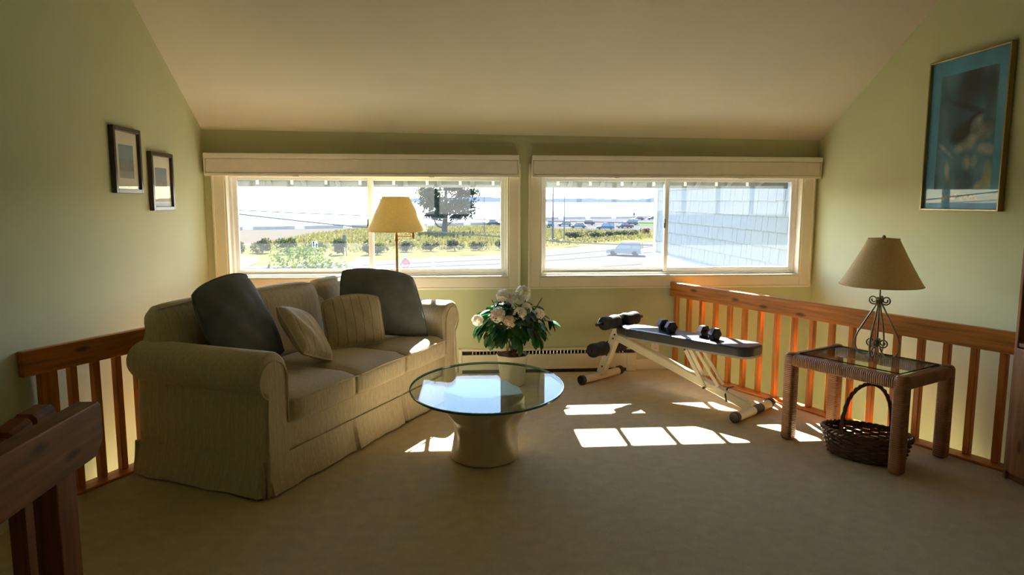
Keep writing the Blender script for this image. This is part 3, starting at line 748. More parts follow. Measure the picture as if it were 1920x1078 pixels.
# ================================================================== SIDE TABLE, LAMP, BASKET
e1 = Vector((-.47, .883)).normalized(); TA = math.atan2(e1.y, e1.x)
TC = Vector((2.483, 3.928))
st = thing('side_table', 'rattan-wrapped side table with inset glass top beside the railing', 'table', (TC.x, TC.y, 0), TA)
hx, hy, lw, TH = .345, .24, .037, .56
for sx in (-1, 1):
    for sy in (-1, 1): MB().box(-lw, lw, -lw, lw, 0, TH-.05, .02, 3).build('leg', RATTAN, st, M=(sx*hx, sy*hy, 0))
def apron(L, M):
    MB().box(-lw, lw, -lw*.98, lw*.98, -L, L, .022, 3).build('apron', RATTAN, st, M=M)
for sy in (-1, 1): apron(hx, T(0, sy*hy, TH-.045) @ Matrix.Rotation(pi/2, 4, 'Y'))
for sx in (-1, 1): apron(hy, T(sx*hx, 0, TH-.045) @ Matrix.Rotation(pi/2, 4, 'X'))
for sx in (-1, 1):
    for sy in (-1, 1): MB().cushion(-lw-.002, lw+.002, -lw-.002, lw+.002, -.047, .046, .03, n=6).build('corner', RATTAN, st, M=(sx*hx, sy*hy, TH-.045))
MB().box(-hx+lw-.012, hx-lw+.012, -hy+lw-.012, hy-lw+.012, TH-.014, TH-.006).build('glass_top', GLASST, st, smooth=False, label='clear inset glass')
ring_ = MB(); a_, b_ = hx-lw+.004, hy-lw+.004
ring_.tube([(-a_, -b_, TH-.004), (a_, -b_, TH-.004), (a_, b_, TH-.004), (-a_, b_, TH-.004)], .004, 6, closed=True); ring_.build('glass_bead', FRAMED, st)

tl = thing('table_lamp', 'pale scrolled metal table lamp with wide conical shade', 'lamp', (2.575, 3.985, TH-.0055))
def spiral(c, r0, r1, a0, turns, n=26, ax=Vector((1, 0, 0)), zz=Vector((0, 0, 1))):
    return [c+ax*(cos(a0+turns*2*pi*i/n)*(r0+(r1-r0)*i/n))+zz*(sin(a0+turns*2*pi*i/n)*(r0+(r1-r0)*i/n)) for i in range(n+1)]
MB().tube([(0, 0, .08), (0, 0, .45)], .0055, 8).build('stem', BRONZE, tl)
MB().lathe([(0, .06), (.012, .062), (.016, .085), (.012, .11), (0, .115)], 12).build('lower_knuckle', BRONZE, tl)
MB().lathe([(0, .325), (.012, .33), (.018, .345), (.012, .365), (0, .37)], 12).build('upper_knuckle', BRONZE, tl)
def catmull(P, n=6):
    P = [Vector(p) for p in P]; out = []
    for i in range(len(P)-1):
        a, b, c, d = P[max(i-1, 0)], P[i], P[i+1], P[min(i+2, len(P)-1)]
        for k in range(n):
            t = k/n; out.append(.5*((2*b)+(c-a)*t+(2*a-5*b+4*c-d)*t*t+(3*b-a-3*c+d)*t**3))
    out.append(P[-1]); return out
for k in range(4):
    a = R(40+90*k); ax = Vector((cos(a), sin(a), 0))
    prof = [(.008, .345), (.03, .30), (.075, .215), (.115, .135), (.128, .075), (.11, .025), (.075, .005), (.04, .02), (.018, .06)]
    MB().tube([ax*r_+Vector((0, 0, z)) for r_, z in catmull([(p[0], 0, p[1]) for p in prof]) ] if False else [ax*q.x+Vector((0, 0, q.z)) for q in catmull([(p[0], 0, p[1]) for p in prof])], .0052, 8).build('scroll_leg', BRONZE, tl)
    MB().tube(spiral(ax*.036+Vector((0, 0, .352)), .030, .008, pi, 1.6, 28, ax), .0045, 7).build('upper_scroll', BRONZE, tl)
    MB().tube(spiral(ax*.036+Vector((0, 0, .088)), .030, .008, pi, 1.6, 28, ax), .0045, 7).build('lower_scroll', BRONZE, tl)
def lampshade(parent, rb, rt_, z0, z1, m, n=48, bow=.0):
    mb = MB(); N = 8
    pf = [(rb+(rt_-rb)*i/N-bow*sin(pi*i/N), z0+(z1-z0)*i/N) for i in range(N+1)]
    pf2 = [(r_-.003, z) for r_, z in pf[::-1]]
    mb.lathe(pf+pf2+[pf[0]], n, close=False); o = mb.build('shade', m, parent, ang=50)
    for r_, z in ((rb, z0), (rt_, z1)):
        MB().tube([((r_)*cos(2*pi*k/n), (r_)*sin(2*pi*k/n), z) for k in range(n)], .0035, 6, closed=True).build('rim', m, o)
    sp = MB()
    for k in range(3): sp.tube([(0, 0, z1-.01), (rt_*.98*cos(k*2.094), rt_*.98*sin(k*2.094), z1-.003)], .002, 5)
    sp.build('spider', BRASS, o); return o
lampshade(tl, .232, .086, .445, .725, SHADE2, bow=.004)
MB().lathe([(0, .71), (.006, .712), (.006, .725), (.012, .733), (.008, .745), (0, .748)], 12).build('finial', BRONZE, tl)
MB().lathe([(0, .45), (.016, .45), (.017, .50), (.03, .55), (.03, .59), (.015, .62), (0, .625)], 16).build('bulb', WHITEP, tl)

bk = thing('wicker_basket', 'dark oval wicker basket with tall arched handle under the side table', 'basket', (2.405, 3.765, 0), math.atan2(-.665, .747))
bl, bwid = .235, .145; NS = 30
def brim(t, k=1.0): return (bl*k*cos(t), bwid*k*sin(t))
for j in range(11):
    z = .014+.0125*j; k = .84+.16*(j/10)**.8; path = []
    for i in range(120):
        t = 2*pi*i/120; o = .007*cos(NS/2*t+pi*(j % 2)); x, y = brim(t, k); L = math.hypot(x/bl**2, y/bwid**2); path.append((x+o*x/bl**2/L, y+o*y/bwid**2/L, z+.0015*sin(5*t+j)))
    MB().tube(path, .0058, 6, closed=True).build('weaver', WICKER, bk)
for i in range(NS):
    t = 2*pi*(i+.5)/NS; MB().tube([(*brim(t, .82), .006), (*brim(t, .9), .07), (*brim(t, 1.0), .155)], .004, 6).build('stake', WICKER, bk)
rim = MB()
for q in range(3):
    rim.tube([(*[c*(1+.03*cos(14*2*pi*i/140+q*2.094)) for c in brim(2*pi*i/140, 1.02)], .157+.009*sin(14*2*pi*i/140+q*2.094)) for i in range(140)], .008, 6, closed=True)
rim.build('braided_rim', WICKER, bk)
MB().lathe([(0, .004), (.80, .004), (.84, .008), (.80, .014), (0, .014)], 40, M=Matrix.Diagonal((bl, bwid, 1, 1))).build('bottom', WICKER, bk)
hd = MB()
for q in range(3):
    pth = []
    for i in range(61):
        a = pi*i/60; k_ = -cos(a); z = .10+.345*sin(a)**.62; hxx, hyy = brim(R(62))
        tw = i*.55+q*2.094; pth.append((hxx*k_+.007*cos(tw), hyy*k_, z+.006*sin(tw)))
    hd.tube(pth, .0062, 6)
hd.build('handle', WICKER, bk)

# ================================================================== FLOOR LAMP
lp = thing('floor_lamp', 'brass swing-arm floor lamp with tan shade behind the sofa', 'lamp', (-.485, 5.835, 0))
MB().lathe([(0, 0), (.125, 0), (.13, .008), (.12, .018), (.04, .03), (.018, .045), (.014, .08), (0, .08)], 32).build('base', BRASS, lp)
MB().tube([(0, 0, .05), (0, 0, 1.19)], .0115, 12).build('pole', BRASS, lp)
MB().lathe([(0, 1.165), (.017, 1.165), (.019, 1.18), (.014, 1.2), (.010, 1.26), (0, 1.26)], 14).build('collar', BRASS, lp)
MB().tube([(0, 0, 1.208), (.135, 0, 1.206)], .006, 8).build('lower_arm', BRASS, lp)
MB().tube([(.135, 0, 1.235), (.02, 0, 1.25), (.005, -.0, 1.30)], .006, 8).build('upper_arm', BRASS, lp)
MB().lathe([(0, 1.19), (.012, 1.19), (.013, 1.25), (0, 1.252)], 12, M=T(.138, 0, 0)).build('hinge', BRASS, lp)
MB().lathe([(0, 1.28), (.017, 1.28), (.018, 1.33), (.03, 1.38), (.03, 1.42), (.015, 1.45), (0, 1.455)], 16).build('bulb', WHITEP, lp)
o = lampshade(lp, .248, .112, 1.252, 1.532, SHADE1)

# ================================================================== POTTED FLOWERS
pp_ = thing('potted_plant', 'silk plant with pale cream blooms and dark leaves in a cream pot', 'plant', (.462, 5.56, 0))
MB().lathe([(0, 0), (.09, 0), (.098, .01), (.11, .12), (.125, .225), (.135, .25), (.131, .256), (.122, .245), (.11, .2), (0, .2)], 40, fn=lambda a, z: 1+(.03*sin(a*7+1)*(z/.25)**3)).build('pot', POTM, pp_, ang=60)
def mound(a, b):
    rr = .118*a; t = 2*pi*b; return (rr*cos(t), rr*sin(t), .225+.06*(1-a*a)+.02*mnoise.noise(Vector((rr*cos(t)*22, rr*sin(t)*22, 3))))
MB().grid(mound, 8, 32).build('moss', MOSS, pp_)
rs = random.Random(11)
stems = []
for k in range(11):
    a = rs.uniform(0, 2*pi); rr = rs.uniform(.05, .2); tip = Vector((rr*1.3*cos(a), rr*.9*sin(a), rs.uniform(.48, .72)))
    b = Vector((rs.uniform(-.05, .05), rs.uniform(-.04, .04), .25)); mid = b.lerp(tip, .5)+Vector((0, 0, .04))
    MB().tube(catmull([b, mid, tip], 5), .0045, 6).build('stem', STEM, pp_)
def leafmesh(L, W_):
    m = MB(); n = 6
    for i in range(n+1):
        t = i/n; wv = W_*sin(pi*min(1, t*.93+.04))**.8; x = L*t; z = -.35*L*t*t+.02*L
        m.v += [(x, -wv, z+.18*wv), (x, 0, z-.02*L), (x, wv, z+.18*wv)]
    for i in range(n):
        m.f += [(3*i, 3*i+3, 3*i+4, 3*i+1), (3*i+1, 3*i+4, 3*i+5, 3*i+2)]
    m.mi = [0]*len(m.f); return m.mesh('leaf', LEAF)
LM = [leafmesh(.11, .034), leafmesh(.095, .032), leafmesh(.085, .028), leafmesh(.12, .038)]
def orient(d, roll): return (Vector(d).to_track_quat('X', 'Z').to_matrix().to_4x4() @ Matrix.Rotation(roll, 4, 'X'))
cn = Vector((0, 0, .50))
for k in range(200):
    a = rs.uniform(0, 2*pi); el = rs.uniform(-.55, 1.35); q = Vector((cos(a)*cos(el)*.27, sin(a)*cos(el)*.22, sin(el)*.20))*rs.uniform(.55, .95)
    d = Vector((cos(a)*cos(el), sin(a)*cos(el), sin(el)*.5-.35)).normalized()
    d = (d+Vector((rs.uniform(-.4, .4), rs.uniform(-.4, .4), rs.uniform(-.5, .2)))).normalized()
    link('leaf', LM[k % 4], pp_, T(*(cn+q)) @ orient(d, rs.uniform(-.6, .6)) @ Matrix.Diagonal((rs.uniform(.8, 1.25),)*3+(1,)))
def sprig(c, d, n):
    c = Vector(c); MB().tube([cn+Vector((0, 0, -.05)), cn.lerp(c, .6)+Vector((0, 0, .03)), c], .004, 6).build('stem', STEM, pp_)
    for i in range(n):
        a = 2*pi*i/n; dd = (Vector(d)+Vector((.5*cos(a), .5*sin(a), .6*sin(a*2)-.5))).normalized()
        link('leaf', LM[i % 4], pp_, T(*c) @ orient(dd, 0) @ Matrix.Diagonal((.9, .9, .9, 1)))
sprig((.29, -.03, .53), (1, 0, -.1), 5); sprig((-.26, -.08, .50), (-1, -.2, -.3), 4); sprig((.16, -.14, .43), (.6, -.5, -.9), 5); sprig((-.1, -.16, .44), (-.3, -.6, -.9), 5); sprig((.21, -.05, .40), (.7, 0, -1), 4)
def bloom(c, r_, m, m2, seed, up_=(0, -.3, 1)):
    rb = random.Random(seed); mb = MB()
    for k in range(44):
        a = rb.uniform(0, 2*pi); el = rb.uniform(-.5, 1.5); d = Vector((cos(a)*cos(el), sin(a)*cos(el), sin(el)))
        s = r_*rb.uniform(.45, .62); t1 = d.orthogonal().normalized(); t1 = (Matrix.Rotation(rb.uniform(0, 6.28), 3, d) @ t1); t2 = d.cross(t1)
        o = d*r_*.62; vs = []
        for (x, y, h) in ((-.5, 0, 0), (-.55, .6, .25), (0, .95, .30), (.55, .6, .25), (.5, 0, 0), (0, .35, -.08)):
            vs.append(o+t1*x*s+t2*(y-.4)*s*1.3+d*h*s+Vector((rb.uniform(-1, 1), rb.uniform(-1, 1), rb.uniform(-1, 1)))*.1*s)
        mb.add(vs, [(0, 5, 1), (1, 5, 2), (2, 5, 3), (3, 5, 4)], 1 if rb.random() < (.0 if m2 is None else .35) else 0)
    o = mb.build('flower', [m, m2 or m], pp_, M=T(*c) @ Vector(up_).to_track_quat('Z', 'Y').to_matrix().to_4x4())
for i, (x, y, z, r_, pk) in enumerate([(-.075, -.02, .735, .062, 0), (.085, .02, .75, .07, 0), (.045, -.17, .615, .058, 0), (.10, -.11, .655, .045, 0), (-.135, -.16, .605, .062, 1), (-.045, -.19, .555, .058, 1), (.205, -.08, .60, .045, 0), (-.285, -.08, .555, .05, 0), (-.02, .0, .725, .05, 0)]):
    bloom((x, y-.02, z), r_*1.18, PETAL, PETALP if pk else None, i, (x*2, y*3-.4, .7))
bloom((.04, -.10, .285), .02, PETALP, None, 99)

# ================================================================== PICTURES
def framed(name, label, cat, side, yc, zc_, wy, hz, fwid, depth, fm, mats_fn, group=None):
    sg = 1 if side == 'L' else -1; X = XL+.002 if side == 'L' else XR-.002
    r = thing(name, label, cat, (X, yc, zc_), 0, group)
    def bx(a0, a1, b0, b1, d0, d1, b=.002):  # a along y, b along z, d out of the wall
        x0, x1 = sorted((sg*d0, sg*d1)); return MB().box(x0, x1, a0, a1, b0, b1, b, 1)
    f = MB(); W2_, H2_ = wy/2, hz/2
    for a0, a1, b0, b1 in ((-W2_, -W2_+fwid, -H2_, H2_), (W2_-fwid, W2_, -H2_, H2_), (-W2_+fwid, W2_-fwid, -H2_, -H2_+fwid), (-W2_+fwid, W2_-fwid, H2_-fwid, H2_)):
        x0, x1 = sorted((0, sg*depth)); f.box(x0, x1, a0, a1, b0, b1, .002, 1)
    f.build('frame', fm, r); mats_fn(r, bx, W2_-fwid, H2_-fwid); return r
def print_mesh(r, X, y0, y1, z0, z1, fn, nu, nv, name='print'):
    """flat printed sheet with colours per cell corner"""
    me = bpy.data.meshes.new(name); vs = []; fs = []; cs = []
    for j in range(nv+1):
        for i in range(nu+1):
            vs.append((X, y0+(y1-y0)*i/nu, z0+(z1-z0)*j/nv)); cs.append((*fn(i/nu, j/nv), 1))
    for j in range(nv):
        for i in range(nu): fs.append((j*(nu+1)+i, j*(nu+1)+i+1, (j+1)*(nu+1)+i+1, (j+1)*(nu+1)+i))
    me.from_pydata(vs, [], fs); at = me.color_attributes.new('ink', 'FLOAT_COLOR', 'POINT')
    for k, c in enumerate(cs): at.data[k].color = c
    m, t, b = _mat('printed_ink'); a = t.nodes.new('ShaderNodeVertexColor'); a.layer_name = 'ink'
    t.links.new(a.outputs[0], b.inputs['Base Color']); b.inputs['Roughness'].default_value = .8; me.materials.append(m)
    return link(name, me, r)
def small_pic(kind):
    def fn(r, bx, W_, H_):
        bx(-W_, W_, -H_, H_, .003, .012).build('mat_board', MATB, r)
        def ink(u, v):
            n_ = .5+.5*mnoise.noise(Vector((u*5, v*9, kind*7)))
            if v > .55: c = Vector((.20, .30, .36)).lerp(Vector((.26, .33, .36)), n_)
            elif v > .22: c = Vector((.30, .32, .30)).lerp(Vector((.16, .19, .18)), n_*.8+(.3 if kind == 0 and abs((u*6) % 1-.5) < .2 else 0))
            else: c = Vector((.30, .31, .30)).lerp(Vector((.40, .38, .32)), n_)
            return tuple(c)
        print_mesh(r, .0125, -W_*.62, W_*.62, -H_*.62, H_*.55, ink, 24, 40)
        bx(-W_, W_, -H_, H_, .016, .018, 0).build('glass', GLASSF, r, smooth=False)
    return fn
framed('framed_picture', 'dark-framed small print on the left wall, the higher of two', 'picture', 'L', 4.60, 1.747, .37, .405, .026, .03, FRAMED, small_pic(0), 'pair of framed prints')
framed('framed_picture', 'dark-framed small print on the left wall, the lower one nearer the window', 'picture', 'L', 5.11, 1.63, .365, .40, .026, .03, FRAMED, small_pic(1), 'pair of framed prints')
def blob(u, v, cu, cv, ru, rv, rot=0.0, soft=.25):
    du, dv = u-cu, (v-cv)*1.42; x = du*cos(rot)+dv*sin(rot); y = -du*sin(rot)+dv*cos(rot)
    d = math.sqrt((x/ru)**2+(y/rv)**2)
    return max(0, min(1, (1+soft-d)/(2*soft)))
BL = Vector
def art(u, v):
    # u: 0 = toward the camera side; mirror so that the photo's left is u' = 0
    U = 1-u; n1 = mnoise.noise(Vector((U*4, v*5, 1.3))); n2 = mnoise.noise(Vector((U*11, v*14, 5)))
    c = BL((.075, .27, .43))*(1+.25*n1)
    inner = .13 < U < .87 and .13 < v < .90
    if inner:
        c = BL((.028, .08, .11)).lerp(BL((.10, .25, .36)), max(0, min(1, .5+.9*n1+.3*n2)))
        edge = blob(U, v, .52, .80, .20, .28, -.5, .5); c = c.lerp(BL((.012, .018, .02)), .9*edge)
        edge = blob(U, v, .80, .78, .07, .2, 0, .5); c = c.lerp(BL((.014, .02, .022)), .8*edge)
        c = c.lerp(BL((.01, .016, .016)), .95*blob(U, v, .47, .50, .15, .08, .3, .3))
        c = c.lerp(BL((.012, .018, .02)), .95*blob(U, v, .60, .585, .13, .035, .5, .3))
        c = c.lerp(BL((.014, .022, .03)), .9*blob(U, v, .50, .67, .2, .03, -.3, .4))
        fl_ = BL((.30, .34, .31)); 
        for cu, cv, ru, rv, ro in ((.50, .42, .12, .05, .3), (.58, .44, .07, .08, -.6), (.74, .50, .09, .07, .2), (.64, .55, .08, .05, .8), (.55, .30, .05, .06, .3), (.64, .31, .04, .05, 0), (.30, .25, .03, .08, .2), (.80, .38, .12, .05, -.2), (.25, .40, .12, .02, -.6)):
            e = blob(U, v, cu, cv, ru, rv, ro, .4); c = c.lerp(fl_*(1+.5*n2+.6*n1), .8*e*(.6+.4*abs(sin(20*(U+v)+9*n2))))
        for cu, cv, ru, rv, ro in ((.83, .23, .055, .10, .1), (.80, .18, .12, .035, .4), (.86, .17, .10, .03, -.5), (.82, .14, .12, .03, 0)):
            e = blob(U, v, cu, cv, ru, rv, ro, .4); c = c.lerp(BL((.34, .40, .18))*(1+.5*n2), .85*e*(.5+.5*abs(sin(32*U+10*v))))
    # script-like orange caption
    if .055 < v < .10 and .22 < U < .72 and not .46 < U < .5:
        s_ = .5+.42*sin(U*95)*sin(U*37+1); 
        if abs((v-.058)/.042-s_) < .2: c = c.lerp(BL((.45, .30, .18)), .8)
    return tuple(c)
def art_fn(r, bx, W_, H_):
    bx(-W_, W_, -H_, H_, .003, .012).build('backing', MATB, r)
    print_mesh(r, -.0135, -W_, W_, -H_, H_, art, 110, 156)
    bx(-W_, W_, -H_, H_, .0165, .0185, 0).build('glass', GLASSF, r, smooth=False)
framed('painting', 'tall blue floral print in a thin gilt frame on the right wall', 'picture', 'R', 4.205, 1.932, .695, .975, .012, .035, GOLD, art_fn)

# ================================================================== BOOKCASE
bc = thing('bookcase', 'tall brown wooden bookcase with lower doors at the right edge', 'bookcase', (2.985, 2.35, 0))
D_, Ln, Hh = .225, 1.07, 1.95
MB().box(0, D_, Ln-.022, Ln, 0, Hh, .003, 1).build('side_panel', BOOKW, bc)
MB().box(0, D_, 0, .022, 0, Hh, .003, 1).build('side_panel', BOOKW, bc)
MB().box(D_-.008, D_, .022, Ln-.022, 0, Hh).build('back_panel', BOOKW, bc)
for z in (.045, .735, 1.03, 1.35, 1.65, Hh-.022): MB().box(.006, D_-.008, .022, Ln-.022, z, z+.022, .002, 1).build('shelf', BOOKW, bc)
MB().box(.02, .035, .022, Ln-.022, 0, .045).build('plinth', BOOKW, bc)
for a in (.024, Ln/2+.002):
    d = MB().box(-.014, .004, a, a+Ln/2-.027, .05, .732, .004, 2).build('door', BOOKW, bc)
    MB().lathe([(0, 0), (.008, 0), (.006, .012), (.014, .02), (.012, .028), (0, .03)], 14, M=T(-.014, Ln/2+(-.05 if a < .1 else .05), .62) @ Matrix.Rotation(-pi/2, 4, 'Y')).build('knob', BRASS, d)

# ================================================================== OUTDOORS
GZ = -5.7
def flat(name, poly, z, m, label, parent=None, **kw):
    mb = MB(); mb.prism(poly, z-.3, z); return mb.build(name, m, parent, smooth=False, label=label, kind='structure' if parent is None else None, **kw)
WALLLINE = [(-150, 130), (-54, 174), (-23.4, 190), (15, 215), (35, 278), (86, 296), (160, 312)]
flat('ground', [(-150, 6.25), (160, 6.25)]+WALLLINE[::-1], GZ, GROUNDM, 'dune grass land between house and shore')
flat('beach', [(-150, 129.5), (-54, 173), (-25, 188), (-27, 172), (-32.2, 151), (-33, 132), (-32.4, 116), (-36, 104), (-31, 96), (-25.5, 92), (-23, 84), (-22, 70), (-60, 50), (-150, 55)], GZ+.04, SANDM, 'pale sand beach beyond the left window')
rd = flat('road', [(-45, 66), (-17, 80.5), (-9.8, 84), (6.6, 93.5), (13, 102), (36, 124), (85, 168), (120, 160), (70, 96), (30, 58), (-45, 36)], GZ+.05, ROADM, 'sunlit asphalt road crossing below the windows')
for pts in ([(-24, 74.5), (-8, 79), (6, 85.5), (14, 92), (33, 110), (60, 134)], [(-24, 70), (-8, 74.3), (6, 79.5), (16, 86.5), (33, 100.5), (60, 124)], [(8, 71), (20, 77), (30, 85), (45, 97)]):
    m = MB(); P = [Vector((*p, GZ+.056)) for p in pts]
    for a, b in zip(P, P[1:]): m.bar(a, b, .35, .01, 0)
    m.build('tar_seam', SEAM, rd, smooth=False)
flat('parking_lot', [(14, 196), (20, 184), (44, 171), (56, 182), (75, 215), (95, 270), (88, 292), (38, 274), (20, 226)], GZ+.05, ROADM, 'parking lot at the shore')
flat('lawn', [(54, 206), (80, 200), (95, 232), (66, 234)], GZ+.09, LAWNM, 'strip of mown lawn by the parking lot')
flat('sea', [(-6000, 60), (6000, 60), (7000, 6500), (-7000, 6500)], GZ-1.8, SEAMAT, 'glittering sea')
# far shore
fs = thing('far_shore', 'low blue-grey wooded shore across the water', 'shoreline', (0, 0, 0), kind='structure')
rs = random.Random(5); m = MB(); prev = None; NP = 150
tops = [8+34*max(0, mnoise.noise(Vector((i*.07, 2.2, 0)))+.42)+rs.uniform(0, 9) for i in range(NP+1)]
for i in range(NP+1):
    x = -600+i*36; y = 5600-.1*x; m.v += [(x, y, GZ-2), (x, y, GZ+tops[i]), (x+10, y+160, GZ+tops[i]*.8), (x+10, y+200, GZ-2)]
for i in range(NP):
    a = 4*i; b = a+4
    for k in range(3): m.f.append((a+k, b+k, b+k+1, a+k+1))
m.mi = [0]*len(m.f); m.build('wooded_bank', FARM, fs, smooth=False)

# seawall sections along the beach and the parking lot
sw2 = thing('seawall', 'low grey seawall with white gaps between beach and water', 'wall', (0, 0, 0))
def along(P, s):
    for a, b in zip(P, P[1:]):
        a, b = Vector(a), Vector(b); L = (b-a).length
        if s <= L: return a+(b-a)*(s/L), (b-a).normalized()
        s -= L
    return Vector(P[-1]), (Vector(P[-1])-Vector(P[-2])).normalized()
s_ = 60.0
while s_ < 330:
    for L, nm, mt, hh, tk in ((10.2, 'wall_section', CONC, .85, .5), (2.4, 'white_gap', WHITEW, .5, .12)):
        a, _ = along(WALLLINE, s_); b, _ = along(WALLLINE, s_+L)
        MB().bar((a.x, a.y, GZ+hh/2), (b.x, b.y, GZ+hh/2), tk, hh, 0).build(nm, mt, sw2, smooth=False)
        if nm == 'white_gap':
            for p in (a, b): MB().box(p.x-.2, p.x+.2, p.y-.2, p.y+.2, GZ, GZ+1.2).build('gap_post', WHITEW, sw2, smooth=False)
        s_ += L

# leaf clouds
def leafcloud(n, size, shape, seed, tri=True):
    rb = random.Random(seed); m = MB()
    for k in range(n):
        p = Vector(shape(rb)); d = Vector((rb.gauss(0, 1), rb.gauss(0, 1), rb.gauss(0, 1))).normalized(); t1 = d.orthogonal().normalized(); t2 = d.cross(t1); s = size*rb.uniform(.6, 1.3)
        o = len(m.v); m.v += [p-t1*s*.5, p+t2*s*.32, p+t1*s*.6, p-t2*s*.32]; m.f.append((o, o+1, o+2, o+3))
    m.mi = [0]*len(m.f); return m
def ellipsoid(rx, ry, rz_, hollow=.55, lumps=None):
    def f(rb):
        while True:
            v = Vector((rb.uniform(-1, 1), rb.uniform(-1, 1), rb.uniform(-1, 1)))
            if hollow < v.length < 1: break
        return (v.x*rx, v.y*ry, v.z*rz_)
    return f
def shrub(name, label, cat, loc, rx, ry, h, m, n, size, seed, group=None):
    o = thing(name, label, cat, loc, 0, group)
    lumps = random.Random(seed); L = [(lumps.uniform(-.6, .6)*rx, lumps.uniform(-.5, .5)*ry, lumps.uniform(.3, .75)*h, lumps.uniform(.35, .6)) for _ in range(6)]
    def sh(rb):
        cx, cy, cz, k = rb.choice(L); d = Vector((rb.gauss(0, 1), rb.gauss(0, 1), rb.gauss(0, 1))).normalized()*rb.uniform(.6, 1)
        z = cz+d.z*h*k*.7; return (cx+d.x*rx*k, cy+d.y*ry*k, max(.05*h, min(h, z)))
    leafcloud(n, size, sh, seed).build('foliage', m, o, smooth=False)
    t = MB()
    for k in range(5): t.tube([(0, 0, 0), (L[k][0]*.5, L[k][1]*.5, L[k][2]*.6), (L[k][0], L[k][1], L[k][2])], [h*.03, h*.02, h*.01], 6)
    t.build('stems', BARK, o); return o
shrub('leafy_tree', 'bright green leafy treetop just outside the window behind the sofa', 'tree', (-4.35, 24.5, GZ), 2.5, 1.3, 5.6, SHRUBL, 9000, .13, 21)
words = ['leftmost', 'second', 'third', 'fourth', 'fifth', 'sixth', 'seventh']
for k in range(6):
    x = -30.5+3.9*k; shrub('hedge_shrub', 'yellow-green hedge shrub at the dune edge, %s from the left' % words[k], 'shrub', (x, 98.5-1.0*k+(.8 if k % 2 else 0), GZ), 1.6, 1.5, 1.9+.4*((k*7) % 3)*.6, SHRUBD, 900, .30, 40+k, 'hedge shrubs along the dune')
for k in range(6):
    x = -10.5+3.5*k; shrub('roadside_bush', 'hazy grey-green bush beyond the road, %s from the left' % words[k], 'shrub', (x, 98.8+.85*k, GZ), 1.4, 1.2, 1.3+.3*(k % 2), SHRUBG, 600, .26, 60+k, 'bushes beyond the road')
for k in range(4):
    shrub('reed_clump', 'dark reed clump by the parking lot, %s from the left' % words[k], 'reeds', (23+4.6*k, 131+4.6*k, GZ), 2.4, 1.2, 1.3, REEDM, 500, .34, 80+k, 'reed clumps before the parking lot')
for k in range(2):
    shrub('rust_bush', ['rust-coloured bush before the red car', 'rust-coloured bush beside the shingled wing'][k], 'shrub', (41.5+3.4*k, 150-4*k, GZ), 1.5, 1.0, 1.5, RUSTL, 350, .26, 90+k, 'rust bushes')
# dune grass tufts
rb = random.Random(31); m = MB()
def inside(p, poly):
    c = False; j = len(poly)-1
    for i in range(len(poly)):
        (xi, yi), (xj, yj) = poly[i], poly[j]
        if (yi > p[1]) != (yj > p[1]) and p[0] < (xj-xi)*(p[1]-yi)/(yj-yi)+xi: c = not c
        j = i
    return c
dune = [(-32, 112), (-24, 100), (-10, 99), (8, 104), (18, 112), (36, 132), (44, 146), (44, 166), (18, 182), (14, 200), (-10, 192), (-24, 184), (-31, 152)]
CLEAR = [(-10.5+3.5*k, 98.8+.85*k, 2.2, 1.9) for k in range(6)]+[(23+4.6*k, 131+4.6*k, 3.5, 2.0) for k in range(4)]+[(41.5+3.4*k, 150-4*k, 2.4, 1.7) for k in range(2)]+[(-2.4, 160, 1.8, 1.8), (18.2, 128.7, 1.1, 1.1), (19.6, 124, 1.0, 1.0), (6.3, 149.9, 1.0, 1.0)]
while len(m.f) < 9000:
    p = (rb.uniform(-33, 45), rb.uniform(98, 200))
    if not inside(p, dune): continue
    if any((p[0]-cx)**2/ax_**2+(p[1]-cy)**2/ay_**2 < 1 for cx, cy, ax_, ay_ in CLEAR): continue
    h_ = rb.uniform(.3, .75); a = rb.uniform(0, pi); wd = rb.uniform(.1, .3); lean = rb.uniform(-.25, .25); o = len(m.v)
    m.v += [(p[0]-wd*cos(a), p[1]-wd*sin(a), GZ), (p[0]+wd*cos(a), p[1]+wd*sin(a), GZ), (p[0]+lean, p[1]+lean, GZ+h_)]; m.f.append((o, o+1, o+2))
m.mi = [0]*len(m.f)
m.build('dune_grass', GRASSB, None, smooth=False, label='yellow-green dune grass beyond the road', cat='grass', kind='stuff')
# pine
pt = thing('pine_tree', 'broad dark pine tree standing on the dune', 'tree', (-2.4, 160, GZ))
PH = 15.5; tk = MB(); tk.tube([(0, 0, -.2), (.1, 0, 2), (.35, 0, 5), (.4, 0, 9), (.5, .1, 12.5), (.5, .1, 15)], [.75, .62, .5, .38, .22, .08], 10); tk.build('trunk', BARK, pt)
rb = random.Random(17); pads = []
for k in range(20):
    z = 2.6+k*.66; a = k*2.4+rb.uniform(-.4, .4); L = (6.6 if z < 9 else 6.6-(z-9)*.55)*rb.uniform(.6, 1.05)
    if z < 4: L *= .75
    tip = Vector((cos(a)*L, sin(a)*L, z+rb.uniform(.4, 1.5))); b0 = Vector((.3, 0, z-.4))
    mid = b0.lerp(tip, .5)-Vector((0, 0, .5 if z < 6 else .1))
    MB().tube(catmull([b0, mid, tip], 4), [.16-.014*i for i in range(9)], 6).build('branch', BARK, pt)
    for f_ in (.55, .8, 1.0): pads.append((b0.lerp(tip, f_)+Vector((0, 0, .4)), (1.25+.35*f_)*rb.uniform(.75, 1.2)))
MB().tube(catmull([(0, 0, 1.0), (-1.6, 0, 1.6), (-2.2, 0, 3.2), (-1.3, 0, 5.2)], 5), .18, 6).build('branch', BARK, pt)
MB().tube(catmull([(.1, 0, 1.2), (1.6, 0, 2.4), (2.9, 0, 4.2)], 5), .12, 6).build('branch', BARK, pt)
